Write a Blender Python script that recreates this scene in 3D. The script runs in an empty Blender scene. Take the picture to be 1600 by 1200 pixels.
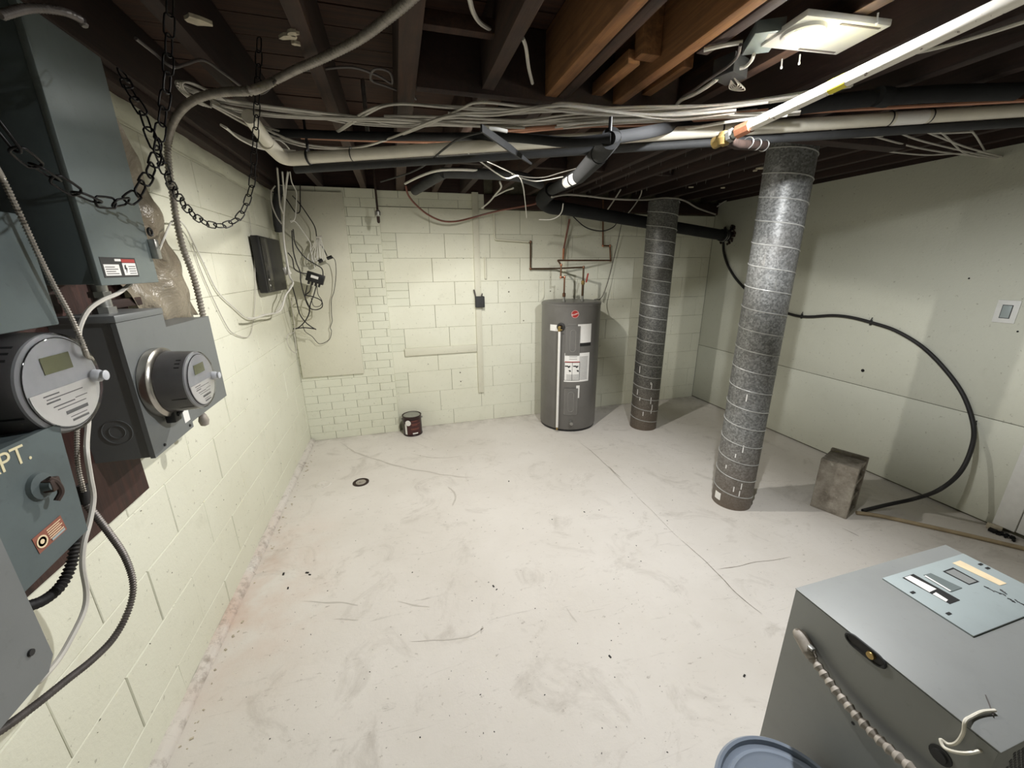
import bpy, bmesh, math, random
from mathutils import Vector, Matrix, noise as mnoise
random.seed(7)
SC = bpy.context.scene
COL = SC.collection
PI = math.pi

# ------------------------------------------------------------------ camera
CAM = Vector((0.0, 0.0, 1.495))
FPX = 612.0
yv = Vector((617-800, -(418-600), -FPX)).normalized()
zu = Vector((-17, 2030, FPX)).normalized()
xv = yv.cross(zu).normalized()
zv = xv.cross(yv).normalized()
RW = Matrix((xv, yv, zv))                      # camera space -> world
cd = bpy.data.cameras.new('camera'); cam = bpy.data.objects.new('camera', cd); COL.objects.link(cam)
cam.matrix_world = Matrix.Translation(CAM) @ RW.to_4x4()
cd.sensor_width = 36; cd.lens = 36*FPX/1600; cd.clip_start = 0.02; cd.clip_end = 60
SC.camera = cam

# ------------------------------------------------------------------ world, lights, exposure
w = bpy.data.worlds.new('world'); SC.world = w; w.use_nodes = True
w.node_tree.nodes['Background'].inputs[0].default_value = (0.9, 0.95, 1, 1)
w.node_tree.nodes['Background'].inputs[1].default_value = 0.0
SC.view_settings.view_transform = 'Standard'; SC.view_settings.look = 'None'
SC.view_settings.exposure = 0.95; SC.view_settings.gamma = 1.0; SC.view_settings.use_curve_mapping = False
def lamp(name, loc, power, col, rad):
    l = bpy.data.lights.new(name, 'SPOT'); l.spot_size = PI; l.spot_blend = .45; l.shadow_soft_size = rad; l.energy = power; l.color = col     # lamp dome under a plate, shining down and sideways
    o = bpy.data.objects.new(name, l); o.location = loc; COL.objects.link(o); return o
LIGHT_A = (1.09, 0.995, 2.040)
LIGHT_B = (0.42, 2.15, 2.040)
lamp('lamp_light_near', LIGHT_A, 56, (0.98, 0.99, 1.0), 0.018)
lamp('lamp_light_far', LIGHT_B, 42, (1.0, 0.965, 0.905), 0.018)

# ------------------------------------------------------------------ helpers
def ray(u, v):
    return RW @ Vector((u-800, -(v-600), -FPX))
def on(u, v, ax, val):                          # the point of the plane axis=val seen at a photo pixel
    d = ray(u, v); return CAM + d*((val-CAM[ax])/d[ax])
def zp(z, L): return [on(u, v, 2, z) for u, v in L]
def xp(x, L): return [on(u, v, 0, x) for u, v in L]
def yp(y, L): return [on(u, v, 1, y) for u, v in L]
def far(u, v, dist):
    return CAM + ray(u, v).normalized()*dist

def srgb(r, g, b):
    f = lambda c: (c/255/12.92) if c/255 <= 0.04045 else ((c/255+0.055)/1.055)**2.4
    return (f(r), f(g), f(b), 1)

class NT:
    def __init__(s, name):
        s.m = bpy.data.materials.new(name); s.m.use_nodes = True; s.t = s.m.node_tree
        s.b = s.t.nodes['Principled BSDF']; s.geo = None
    def n(s, typ, **k):
        q = s.t.nodes.new(typ)
        for a, v in k.items():
            if a.startswith('i_'):
                key = a[2:]; key = int(key) if key.isdigit() else key
                q.inputs[key].default_value = v
            else: setattr(q, a, v)
        return q
    def l(s, a, b): s.t.links.new(a, b)
    def pos(s, scale=(1, 1, 1)):
        if not s.geo: s.geo = s.n('ShaderNodeNewGeometry')
        mp = s.n('ShaderNodeMapping'); mp.inputs['Scale'].default_value = scale
        s.l(s.geo.outputs['Position'], mp.inputs['Vector']); return mp.outputs[0]
    def noise(s, scale, detail=4, rough=.6, vec=None, dist=0):
        q = s.n('ShaderNodeTexNoise'); q.inputs['Scale'].default_value = scale; q.inputs['Detail'].default_value = detail
        q.inputs['Roughness'].default_value = rough; q.inputs['Distortion'].default_value = dist
        s.l(vec if vec is not None else s.pos(), q.inputs['Vector']); return q.outputs['Fac']
    def ramp(s, fac, stops, interp='LINEAR'):
        q = s.n('ShaderNodeValToRGB'); q.color_ramp.interpolation = interp
        e = q.color_ramp.elements
        while len(e) < len(stops): e.new(0.5)
        for i, (p, c) in enumerate(stops):
            e[i].position = p; e[i].color = c if len(c) == 4 else (*c, 1)
        s.l(fac, q.inputs[0]); return q.outputs[0]
    def bw(s, fac, a, b): return s.ramp(fac, [(a, (0, 0, 0, 1)), (b, (1, 1, 1, 1))])
    def mix(s, fac, a, b, mode='MIX'):
        q = s.n('ShaderNodeMix', data_type='RGBA', blend_type=mode)
        for inp, v in ((q.inputs[0], fac), (q.inputs[6], a), (q.inputs[7], b)):
            if isinstance(v, (tuple, float, int)): inp.default_value = v
            else: s.l(v, inp)
        return q.outputs[2]
    def mul(s, a, b):
        q = s.n('ShaderNodeMath', operation='MULTIPLY')
        for inp, v in ((q.inputs[0], a), (q.inputs[1], b)):
            if isinstance(v, (float, int)): inp.default_value = v
            else: s.l(v, inp)
        return q.outputs[0]
    def col(s, c):
        if isinstance(c, tuple): s.b.inputs['Base Color'].default_value = c
        else: s.l(c, s.b.inputs['Base Color'])
        return s
    def bump(s, h, strength=.3, dist=.002):
        q = s.n('ShaderNodeBump'); q.inputs['Strength'].default_value = strength; q.inputs['Distance'].default_value = dist
        s.l(h, q.inputs['Height']); s.l(q.outputs[0], s.b.inputs['Normal']); return s
    def set(s, rough=.6, metal=0, spec=None):
        s.b.inputs['Roughness'].default_value = rough; s.b.inputs['Metallic'].default_value = metal
        if spec is not None: s.b.inputs['Specular IOR Level'].default_value = spec
        return s

def flat(name, c, rough=.6, metal=0, var=.12, sc=30, bump=0):
    t = NT(name); c2 = tuple(x*(1-var) for x in c[:3])+(1,)
    t.col(t.mix(t.bw(t.noise(sc), .35, .65), c, c2)).set(rough, metal)
    if bump: t.bump(t.noise(sc*6), bump)
    return t.m

M = {}
def paint(name, base, dirty, smudge):
    t = NT(name)
    c = t.mix(t.bw(t.noise(1.3, 5), .4, .75), srgb(*base), srgb(*smudge))
    c = t.mix(t.mul(t.bw(t.noise(9, 6, .7), .56, .74), .35), c, srgb(*dirty))
    c = t.mix(t.mul(t.bw(t.noise(55, 3, .6), .66, .74), .5), c, srgb(120, 116, 98))
    t.col(c).set(.62); t.bump(t.noise(70, 5, .65), .35, .004); return t.m
M['block'] = paint('painted_block', (224, 224, 207), (196, 195, 176), (215, 214, 195))
M['brick'] = paint('painted_brick', (219, 220, 203), (190, 188, 168), (210, 210, 190))
M['board'] = paint('painted_board', (214, 212, 194), (200, 197, 178), (208, 206, 187))
M['drywall'] = paint('painted_drywall', (206, 207, 193), (194, 194, 178), (200, 201, 186))
M['mortar'] = flat('mortar_joint', srgb(104, 101, 84), .9, var=.5, sc=14)
M['whitepaint'] = flat('white_paint', srgb(226, 226, 222), .5, var=.06)
M['curb'] = None
# floor paint: pale, scuffed, specked, with rust near the left wall
def floor_mat(name, curb=False):
    t = NT(name)
    p = t.pos()
    c = t.mix(t.bw(t.noise(.9, 6, .6), .35, .7), srgb(221, 216, 209), srgb(205, 199, 190))
    c = t.mix(t.mul(t.bw(t.noise(3.2, 8, .72, dist=1.2), .54, .72), .45), c, srgb(158, 150, 140))
    # long scuffs, stretched noise
    c = t.mix(t.mul(t.bw(t.noise(3, 8, .75, t.pos((1.0, 7, 1)), 1.5), .60, .74), .45), c, srgb(126, 120, 111))
    c = t.mix(t.mul(t.bw(t.noise(26, 6, .7, t.pos((1, 1.6, 1))), .62, .70), .55), c, srgb(122, 113, 102))
    c = t.mix(t.mul(t.bw(t.noise(70, 3, .6), .70, .76), .8), c, srgb(92, 84, 76))
    # rust stain along the left wall pipe
    sx = t.n('ShaderNodeSeparateXYZ'); t.l(p, sx.inputs[0])
    mr = t.n('ShaderNodeMapRange'); mr.inputs[1].default_value = -.35; mr.inputs[2].default_value = -.82; t.l(sx.outputs[0], mr.inputs[0])
    my = t.n('ShaderNodeMapRange'); my.inputs[1].default_value = 2.6; my.inputs[2].default_value = 2.0; t.l(sx.outputs[1], my.inputs[0])
    my2 = t.n('ShaderNodeMapRange'); my2.inputs[1].default_value = 1.1; my2.inputs[2].default_value = 1.6; t.l(sx.outputs[1], my2.inputs[0])
    f = t.mul(t.mul(t.mul(mr.outputs[0], my.outputs[0]), my2.outputs[0]), t.bw(t.noise(5, 6), .35, .75))
    c = t.mix(t.mul(f, .5), c, srgb(190, 140, 108))
    # grey-brown mottling that grows towards the back wall
    mb = t.n('ShaderNodeMapRange'); mb.inputs[1].default_value = 3.45; mb.inputs[2].default_value = 3.66; t.l(sx.outputs[1], mb.inputs[0])
    c = t.mix(t.mul(t.mul(mb.outputs[0], t.bw(t.noise(8, 6), .4, .7)), .5), c, srgb(120, 112, 98))
    if curb: c = t.mix(t.mul(t.bw(t.noise(16, 6, .7), .5, .68), .6), c, srgb(120, 106, 92))
    t.col(c).set(.9, 0, .12); t.bump(t.noise(14, 7, .65), .35, .006); return t.m
M['floor'] = floor_mat('painted_concrete_floor')
M['curb'] = floor_mat('painted_floor_cove', True)
def wood(name, a, b, axis='y', rough=.8, worn=None):
    t = NT(name)
    s = {'y': (14, .8, 14), 'x': (.8, 14, 14), 'z': (14, 14, .8)}[axis]
    c = t.mix(t.bw(t.noise(4, 8, .65, t.pos(s), .6), .3, .72), srgb(*a), srgb(*b))
    c = t.mix(t.mul(t.bw(t.noise(5, 5), .5, .7), .5), c, tuple(x*.4 for x in srgb(*b)[:3])+(1,))
    if worn: c = t.mix(t.mul(t.bw(t.noise(7, 6, .7), .66, .7), .8), c, srgb(*worn))
    t.col(c).set(rough); t.bump(t.noise(6, 6, .6, t.pos(s)), .4, .003); return t.m
M['subfloor'] = wood('old_subfloor_plank', (70, 42, 26), (36, 21, 13), 'x')
M['joist'] = wood('old_dark_joist', (66, 42, 28), (34, 21, 14), 'y')
M['joist_dark'] = wood('very_dark_joist', (50, 30, 23), (26, 15, 12), 'y')
M['joist_new'] = wood('newer_orange_joist', (152, 106, 64), (100, 68, 40), 'y')
M['sill'] = wood('sill_timber', (56, 33, 26), (28, 17, 13), 'x')
M['sill_left'] = wood('sill_timber_left', (56, 35, 27), (28, 18, 14), 'y', worn=(150, 130, 110))
M['backboard'] = wood('dark_red_plywood', (66, 36, 28), (36, 19, 15), 'z', .7)
def metal_paint(name, c, d, rough=.45, sc=8, amt=.4, rust=None):
    t = NT(name)
    q = t.mix(t.mul(t.bw(t.noise(sc, 6), .45, .75), amt), srgb(*c), srgb(*d))
    q = t.mix(t.mul(t.bw(t.noise(60, 4), .62, .72), .35), q, srgb(*d))
    if rust: q = t.mix(t.mul(t.bw(t.noise(11, 7, .7), .62, .72), .8), q, srgb(*rust))
    t.col(q).set(rough, .15); t.bump(t.noise(120, 2), .06, .001); return t.m
M['panel'] = metal_paint('grey_green_enamel', (112, 121, 120), (94, 101, 100))
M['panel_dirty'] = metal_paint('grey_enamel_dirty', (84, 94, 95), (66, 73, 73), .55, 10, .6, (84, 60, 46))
M['socket'] = metal_paint('meter_socket_enamel', (112, 115, 115), (98, 101, 100))
M['cabinet'] = metal_paint('cabinet_grey_enamel', (136, 138, 136), (122, 123, 121), .5, 5, .6)
M['plate'] = metal_paint('plate_blue_grey', (158, 168, 168), (144, 152, 152), .5)
M['heater'] = metal_paint('heater_grey_enamel', (112, 110, 107), (94, 91, 87), .38, 6, .5)
M['heater_cap'] = metal_paint('heater_light_trim', (140, 138, 134), (120, 118, 112), .35)
def galv(name, a, b, c, dirty):
    t = NT(name)
    vo = t.n('ShaderNodeTexVoronoi'); vo.inputs['Scale'].default_value = 120; t.l(t.pos(), vo.inputs['Vector'])
    sep = t.n('ShaderNodeSeparateColor'); t.l(vo.outputs['Color'], sep.inputs[0])
    q = t.mix(t.bw(sep.outputs[0], .15, .95), srgb(*a), srgb(*b))
    q = t.mix(t.mul(t.bw(t.noise(3, 7, .7), .45, .7), .6), q, srgb(*dirty))
    q = t.mix(t.mul(t.bw(t.noise(9, 6, .7, t.pos((2.5, 2.5, .35))), .64, .72), .6), q, srgb(*c))
    sx = t.n('ShaderNodeSeparateXYZ'); t.l(t.pos(), sx.inputs[0])
    mr = t.n('ShaderNodeMapRange'); mr.inputs[1].default_value = .55; mr.inputs[2].default_value = .0; t.l(sx.outputs[2], mr.inputs[0])
    q = t.mix(t.mul(mr.outputs[0], .75), q, srgb(108, 94, 80))
    t.col(q).set(.48, .35); t.bump(t.noise(25, 4), .15, .002); return t.m
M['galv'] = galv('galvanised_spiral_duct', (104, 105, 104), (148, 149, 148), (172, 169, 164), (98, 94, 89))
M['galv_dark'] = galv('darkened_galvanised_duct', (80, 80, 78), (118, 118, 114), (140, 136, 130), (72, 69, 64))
M['seam'] = flat('bright_seam', srgb(190, 190, 186), .4, .2, .3, 20)
M['steel'] = flat('zinc_steel', srgb(168, 168, 164), .32, .75, .2, 60)
M['armor'] = flat('armoured_conduit_steel', srgb(164, 158, 148), .42, .35, .3, 40)
M['armor_dark'] = flat('dark_armoured_conduit', srgb(112, 106, 102), .42, .4, .3, 40)
M['armor_dust'] = flat('dusty_flexible_conduit', srgb(166, 158, 148), .6, .1, .3, 40)
M['black'] = flat('black_plastic', srgb(24, 24, 26), .42, 0, .2, 20)
M['blackgloss'] = flat('gloss_black_plastic', srgb(16, 16, 18), .2, 0, .2, 20)
M['rubber'] = flat('black_rubber', srgb(34, 32, 32), .6, 0, .3, 30)
M['abs'] = flat('black_abs_pipe', srgb(28, 29, 31), .9, 0, .3, 12)
M['absgrey'] = flat('dusty_abs_pipe', srgb(54, 55, 56), .75, 0, .3, 12)
M['pvc'] = flat('cream_pvc', srgb(222, 217, 202), .4, 0, .1, 14)
M['ironwhite'] = NT('painted_gas_pipe')
t = M['ironwhite']
t.col(t.mix(t.bw(t.noise(60, 5), .62, .68), srgb(226, 222, 212), srgb(90, 70, 56))).set(.5); M['ironwhite'] = t.m
M['cable'] = flat('grey_cable_sheath', srgb(194, 190, 181), .5, 0, .15, 12)
M['cablewhite'] = flat('white_cable_sheath', srgb(222, 220, 212), .45, 0, .08, 12)
M['cablegrey'] = flat('dark_grey_cable', srgb(88, 82, 80), .5, 0, .2, 12)
M['pex'] = flat('red_brown_tube', srgb(126, 78, 64), .4, 0, .2, 12)
M['orange'] = flat('orange_cable', srgb(186, 134, 108), .45, 0, .15, 12)
M['copper'] = flat('aged_copper', srgb(122, 88, 66), .4, .6, .45, 16)
M['copper_new'] = flat('bright_copper', srgb(196, 134, 104), .3, .8, .3, 26)
M['copper_dark'] = flat('tarnished_copper', srgb(84, 66, 48), .45, .6, .4, 16)
M['brass'] = flat('brass', srgb(176, 150, 96), .35, .8, .3, 30)
M['red'] = flat('red_handle', srgb(150, 44, 34), .5)
M['redlabel'] = flat('red_print', srgb(168, 44, 40), .5)
M['white'] = flat('white_label', srgb(232, 230, 226), .5, 0, .05)
M['ink'] = flat('black_print', srgb(30, 30, 30), .6)
M['greyink'] = flat('grey_print', srgb(110, 110, 110), .6)
M['creamink'] = flat('cream_brush_paint', srgb(206, 196, 160), .7)
M['yellow'] = flat('yellow_tape', srgb(222, 208, 60), .5)
M['peach'] = flat('peach_tape', srgb(226, 206, 170), .6)
M['copperlabel'] = flat('red_brown_rating_plate', srgb(150, 92, 76), .5, .2, .3, 50)
M['lcd'] = flat('lcd_olive', srgb(122, 124, 96), .25, 0, .1)
M['meter_face'] = flat('meter_face_grey', srgb(186, 188, 192), .4, 0, .08)
M['meter_body'] = flat('meter_body_grey', srgb(104, 102, 102), .35, .1, .2, 14)
M['meter_ring'] = flat('meter_ring_steel', srgb(176, 172, 164), .25, .85, .2, 30)
M['chain'] = flat('black_chain', srgb(30, 28, 28), .4, .6, .3, 60)
M['rust'] = flat('rusty_iron', srgb(62, 47, 40), .75, .2, .4, 40)
M['dark'] = flat('dark_void', srgb(14, 13, 12), .9)
M['tan'] = flat('tan_hose', srgb(176, 158, 128), .6, 0, .2, 14)
M['lid'] = flat('grey_blue_plastic_lid', srgb(128, 138, 152), .28, 0, .1, 10)
M['lid_dark'] = flat('dark_lid_groove', srgb(60, 66, 76), .4)
M['pail'] = flat('grey_pail', srgb(120, 124, 130), .4)
M['tin'] = flat('dark_maroon_tin', srgb(44, 22, 24), .3, .1, .3, 20)
M['tin_label'] = flat('maroon_tin_label', srgb(70, 34, 34), .45, 0, .2, 40)
M['plaster'] = flat('plaster_crumb', srgb(196, 186, 164), .9, 0, .3, 40, .3)
t = NT('grey_cinder_block')
c = t.mix(t.bw(t.noise(9, 7, .7), .35, .7), srgb(172, 165, 153), srgb(104, 95, 84))
c = t.mix(t.mul(t.bw(t.noise(22, 6, .7), .6, .7), .7), c, srgb(206, 200, 188))
t.col(c).set(.95); t.bump(t.noise(60, 6, .7), .8, .006); M['cinder'] = t.m
t = NT('clear_glass_cover'); t.set(.04); t.b.inputs['Transmission Weight'].default_value = 1; t.b.inputs['IOR'].default_value = 1.15
M['glass'] = t.m
t = NT('smoky_plastic_sheet')
t.col(t.mix(t.bw(t.noise(4, 6), .4, .7), srgb(156, 146, 128), srgb(112, 100, 84))).set(.3)
t.b.inputs['Transmission Weight'].default_value = .25; t.bump(t.noise(6, 6, .6, None, .8), 1, .03); M['sheet'] = t.m
t = NT('lit_lamp_disc'); t.col((1, 1, 1, 1)); t.b.inputs['Emission Color'].default_value = (1, .98, .97, 1); t.b.inputs['Emission Strength'].default_value = 14
M['glow'] = t.m

# ---- mesh builder
class MB:
    def __init__(s): s.v = []; s.f = []; s.sm = []; s.M = Matrix()
    def add(s, vs, fs, smooth=False):
        n = len(s.v); s.v += [s.M @ Vector(p) for p in vs]; s.f += [tuple(n+i for i in f) for f in fs]; s.sm += [smooth]*len(fs); return s
    def box(s, lo, hi, bev=0):
        x0, y0, z0 = lo; x1, y1, z1 = hi
        if bev <= 0:
            return s.add([(x0,y0,z0),(x1,y0,z0),(x1,y1,z0),(x0,y1,z0),(x0,y0,z1),(x1,y0,z1),(x1,y1,z1),(x0,y1,z1)],
                  [(3,2,1,0),(4,5,6,7),(0,1,5,4),(1,2,6,5),(2,3,7,6),(3,0,4,7)])
        bm = bmesh.new(); bmesh.ops.create_cube(bm, size=1)
        for v in bm.verts: v.co = Vector(((x0+x1)/2+v.co.x*(x1-x0), (y0+y1)/2+v.co.y*(y1-y0), (z0+z1)/2+v.co.z*(z1-z0)))
        bmesh.ops.bevel(bm, geom=bm.edges[:], offset=bev, segments=2, affect='EDGES', profile=.5)
        bm.verts.index_update(); s.add([v.co.copy() for v in bm.verts], [tuple(v.index for v in f.verts) for f in bm.faces]); bm.free(); return s
    def prism(s, poly, z0, z1):                   # polygon in local xy, extruded in z
        n = len(poly)
        return s.add([(x, y, z0) for x, y in poly]+[(x, y, z1) for x, y in poly],
                     [tuple(range(n-1, -1, -1)), tuple(range(n, 2*n))]+[(i, (i+1) % n, n+(i+1) % n, n+i) for i in range(n)])
    def lathe(s, prof, seg=32, a0=0, a1=2*PI, smooth=True):   # (r, z) profile about local z
        full = abs(a1-a0-2*PI) < 1e-6; k = seg if full else seg+1
        vs = [(r*math.cos(a0+(a1-a0)*i/seg), r*math.sin(a0+(a1-a0)*i/seg), z) for r, z in prof for i in range(k)]
        fs = []
        for j in range(len(prof)-1):
            for i in range(seg):
                a, b = i, (i+1) % k
                fs.append((j*k+a, j*k+b, (j+1)*k+b, (j+1)*k+a))
        if full:
            if prof[0][0] > 1e-5: fs.append(tuple(range(k-1, -1, -1)))
            if prof[-1][0] > 1e-5: fs.append(tuple((len(prof)-1)*k+i for i in range(k)))
        return s.add(vs, fs, smooth)
    def cyl(s, a, b, r, seg=16, r2=None):
        return s.tube([Vector(a), Vector(b)], r, seg, smooth=False) if r2 is None else s.tube([Vector(a), Vector(b)], [r, r2], seg, smooth=False)
    def tube(s, pts, r, seg=8, smooth=True, n=6, cap=True, ribs=None, ribd=.66):
        pts = [Vector(p) for p in pts]
        if smooth and len(pts) > 2: pts = spline(pts, n)
        if ribs:                                   # resample at even steps, radius alternating
            pts = resample(pts, ribs/2); rr = [r if i % 2 else r*ribd for i in range(len(pts))]
        else: rr = r if isinstance(r, list) else [r]*len(pts)
        N = len(pts); T = []
        for i in range(N):
            d = pts[min(i+1, N-1)]-pts[max(i-1, 0)]
            T.append(d.normalized() if d.length > 1e-9 else Vector((0, 0, 1)))
        u = T[0].orthogonal().normalized(); vs = []
        for i in range(N):
            u = (u-T[i]*u.dot(T[i])); u = u.normalized() if u.length > 1e-6 else T[i].orthogonal().normalized()
            w_ = T[i].cross(u)
            k = 1.0
            if 0 < i < N-1:
                c = (pts[i]-pts[i-1]).normalized().dot((pts[i+1]-pts[i]).normalized()); k = 1/max(.6, math.sqrt(max(.01, (1+c)/2)))
            for j in range(seg):
                a = 2*PI*j/seg; vs.append(pts[i]+(u*math.cos(a)+w_*math.sin(a))*rr[i]*k)
        fs = [(i*seg+j, i*seg+(j+1) % seg, (i+1)*seg+(j+1) % seg, (i+1)*seg+j) for i in range(N-1) for j in range(seg)]
        if cap: fs += [tuple(range(seg-1, -1, -1)), tuple((N-1)*seg+j for j in range(seg))]
        return s.add(vs, fs, True)
    def build(s, name, mat, parent=None, label=None, kind=None, origin=None):
        me = bpy.data.meshes.new(name)
        off = Vector((0, 0, 0))
        if parent is not None: off = WORLD.get(parent.name, Vector((0, 0, 0)))
        elif origin is not None: off = Vector(origin)
        me.from_pydata([v-off for v in s.v], [], s.f)
        me.polygons.foreach_set('use_smooth', s.sm)
        me.update(); me.materials.append(mat)
        # smooth only over soft edges
        try: me.set_sharp_from_angle(angle=math.radians(38))
        except Exception: pass
        o = bpy.data.objects.new(name, me); COL.objects.link(o)
        if parent is not None: o.parent = parent; WORLD[o.name] = off
        else:
            o.location = off; WORLD[o.name] = off
        if label: o['label'] = label
        if kind: o['kind'] = kind
        return o
WORLD = {}
def spline(p, n):
    q = [p[0]*2-p[1]]+p+[p[-1]*2-p[-2]]; out = []
    for i in range(1, len(q)-2):
        a, b, c, d = q[i-1:i+3]
        for k in range(n):
            t = k/n
            out.append(.5*((2*b)+(c-a)*t+(2*a-5*b+4*c-d)*t*t+(3*b-a-3*c+d)*t**3))
    return out+[p[-1]]
def resample(p, step):
    L = [0]
    for a, b in zip(p, p[1:]): L.append(L[-1]+(b-a).length)
    n = max(2, int(L[-1]/step)); out = []; j = 0
    for i in range(n+1):
        s = L[-1]*i/n
        while j < len(L)-2 and L[j+1] < s: j += 1
        t = (s-L[j])/max(1e-9, L[j+1]-L[j]); out.append(p[j].lerp(p[j+1], min(1, max(0, t))))
    return out
def bend(p, r, n=5):                               # straight runs with rounded elbows
    p = [Vector(a) for a in p]; out = [p[0]]
    for i in range(1, len(p)-1):
        a = (p[i-1]-p[i]); b = (p[i+1]-p[i]); k = min(r, a.length*.45, b.length*.45)
        s, e = p[i]+a.normalized()*k, p[i]+b.normalized()*k
        for j in range(n+1):
            t = j/n; out.append(s*(1-t)**2+p[i]*2*t*(1-t)+e*t*t)
    return out+[p[-1]]
def thing(name, label, cat, loc=(0, 0, 0), group=None):
    o = bpy.data.objects.new(name, None); COL.objects.link(o); o.location = loc; o.empty_display_size = .05
    WORLD[o.name] = Vector(loc); o['label'] = label; o['category'] = cat
    if group: o['group'] = group
    return o
def tag(o, label, cat, group=None):
    o['label'] = label; o['category'] = cat
    if group: o['group'] = group
    return o
def struct(name, loc=(0, 0, 0)):
    o = bpy.data.objects.new(name, None); COL.objects.link(o); o.location = loc; o['kind'] = 'structure'; WORLD[o.name] = Vector(loc); return o
def B(lo, hi, bev=0): return MB().box(lo, hi, bev)
def text_mb(txt, size, mat4, depth=.0006, align='CENTER'):
    cu = bpy.data.curves.new('txt', 'FONT'); cu.body = txt; cu.size = size; cu.extrude = depth; cu.align_x = align; cu.align_y = 'CENTER'
    o = bpy.data.objects.new('txt', cu); COL.objects.link(o)
    dg = bpy.context.evaluated_depsgraph_get(); me = bpy.data.meshes.new_from_object(o.evaluated_get(dg))
    mb = MB(); mb.M = mat4; mb.add([v.co.copy() for v in me.vertices], [tuple(p.vertices) for p in me.polygons])
    bpy.data.objects.remove(o); bpy.data.curves.remove(cu); bpy.data.meshes.remove(me); return mb
def frame(o, x, y):                                # matrix from origin, local x, local y
    x = Vector(x).normalized(); y = Vector(y); z = x.cross(y).normalized(); y = z.cross(x)
    m = Matrix((x, y, z)).transposed().to_4x4(); m.translation = Vector(o); return m
def XFm(x, y, z): return frame((x, y, z), (0, 1, 0), (0, 0, 1))

# ================================================================== STRUCTURE
X0, X1, Y0, Y1 = -0.86, 3.26, -1.6, 3.66
ZC = 2.10
floor = struct('floor')
B((X0-.1, Y0-.1, -.08), (X1+.1, Y1+.1, 0)).build('floor_slab', M['floor'], floor)

# cached masonry pieces: local x along the wall, front face at local y=0 looking to -y
CACHE = {}
def piece(name, L, H, T, mat, gap, bev, var):
    key = (name, round(L, 3), round(H, 3), var)
    if key in CACHE: return CACHE[key]
    g = gap/2; x0, x1, z0, z1 = g, L-g, gap*.25, H-gap*.25; j = (0, .0012, -.001, .0006)[var]
    jj = [random.uniform(-.0012, .0012) for _ in range(4)]
    vs = [(x0, bev, z0), (x1, bev, z0), (x1, bev, z1), (x0, bev, z1),
          (x0+bev, j+jj[0], z0+bev), (x1-bev, j+jj[1], z0+bev), (x1-bev, j+jj[2], z1-bev), (x0+bev, j+jj[3], z1-bev),
          (x0, T, z0), (x1, T, z0), (x1, T, z1), (x0, T, z1)]
    fs = [(4, 5, 6, 7), (0, 1, 5, 4), (1, 2, 6, 5), (2, 3, 7, 6), (3, 0, 4, 7), (8, 9, 1, 0), (9, 10, 2, 1), (10, 11, 3, 2), (11, 8, 0, 3)]
    me = bpy.data.meshes.new(name); me.from_pydata(vs, [], fs); me.materials.append(mat); CACHE[key] = me; return me
def masonry(parent, origin, rot, s0, s1, courses, L, name, mat, gap=.0024, bev=.0022, T=.03, shift=.5, first=0, skip=None):
    pw = WORLD[parent.name]
    R = Matrix.Rotation(rot, 4, 'Z')
    for k, (z0, z1) in enumerate(courses):
        s = s0-(L*shift if (k+first) % 2 else 0)
        while s < s1-.01:
            a, b = max(s, s0), min(s+L, s1); s += L
            if b-a < .02: continue
            if skip and skip((a+b)/2, (z0+z1)/2): continue
            me = piece(name, b-a, z1-z0, T, mat, gap, bev, random.randrange(4))
            o = bpy.data.objects.new(name, me); COL.objects.link(o); o.parent = parent
            o.matrix_local = Matrix.Translation(Vector(origin)-pw) @ R @ Matrix.Translation((a, 0, z0))
Z8 = [.15+.203*k for k in range(-1, 11)]
C8 = [(max(0, a), min(b, 2.06)) for a, b in zip(Z8, Z8[1:]) if a < 2.04]
# left wall: front at x=X0, along +y
wl = struct('wall_left', (X0, 1, 0))
B((X0-.12, Y0, 0), (X0-.004, Y1+.1, 2.3)).build('wall_core', M['mortar'], wl)
masonry(wl, (X0, 0, 0), PI/2, -.9, Y1+.0, C8, .406, 'block', M['block'], first=1)
B((X0-.004, Y0, 0), (X0+.001, -.9, 2.1)).build('plaster_panel', M['block'], wl)
# back wall
wb = struct('wall_back', (1, Y1, 0))
B((X0-.1, Y1+.004, 0), (X1+.1, Y1+.12, 2.3)).build('wall_core', M['mortar'], wb)
def inf(x, z):                                     # every other course starts with a stack of small bricks beside the pilaster
    return False
for k, (z0, z1) in enumerate(C8):
    z1_ = z1
    if k == 10: continue
    if k % 2 == 0:
        for q in range(3):
            h = (z1-z0)/3; masonry(wb, (0, Y1, 0), 0, -.09, .03 if k != 6 else .10, [(z0+q*h, z0+q*h+h)], .4, 'brick', M['brick'])
        masonry(wb, (0, Y1, 0), 0, .03 if k != 6 else .10, X1, [(z0, z1)], .406, 'block', M['block'])
    else:
        masonry(wb, (0, Y1, 0), 0, -.09, X1, [(z0, z1)], .406, 'block', M['block'], shift=0)
masonry(wb, (0, Y1, 0), 0, -.09, .80, [(1.98, 2.045), (2.045, 2.1)], .33, 'brick', M['brick'])
pil = B((X0, Y1-.044, 0), (-.094, Y1+.01, 2.1)).build('pilaster', M['mortar'], wb)
nb = 30; hb = 2.1/nb
masonry(pil, (0, Y1-.048, 0), 0, X0, -.09, [(i*hb, (i+1)*hb) for i in range(nb)], .212, 'brick', M['brick'], gap=.0026, bev=.0024)
B((-.095, Y1-.046, 0), (-.088, Y1+.01, 2.1)).build('pilaster_edge', M['brick'], wb)
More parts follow.
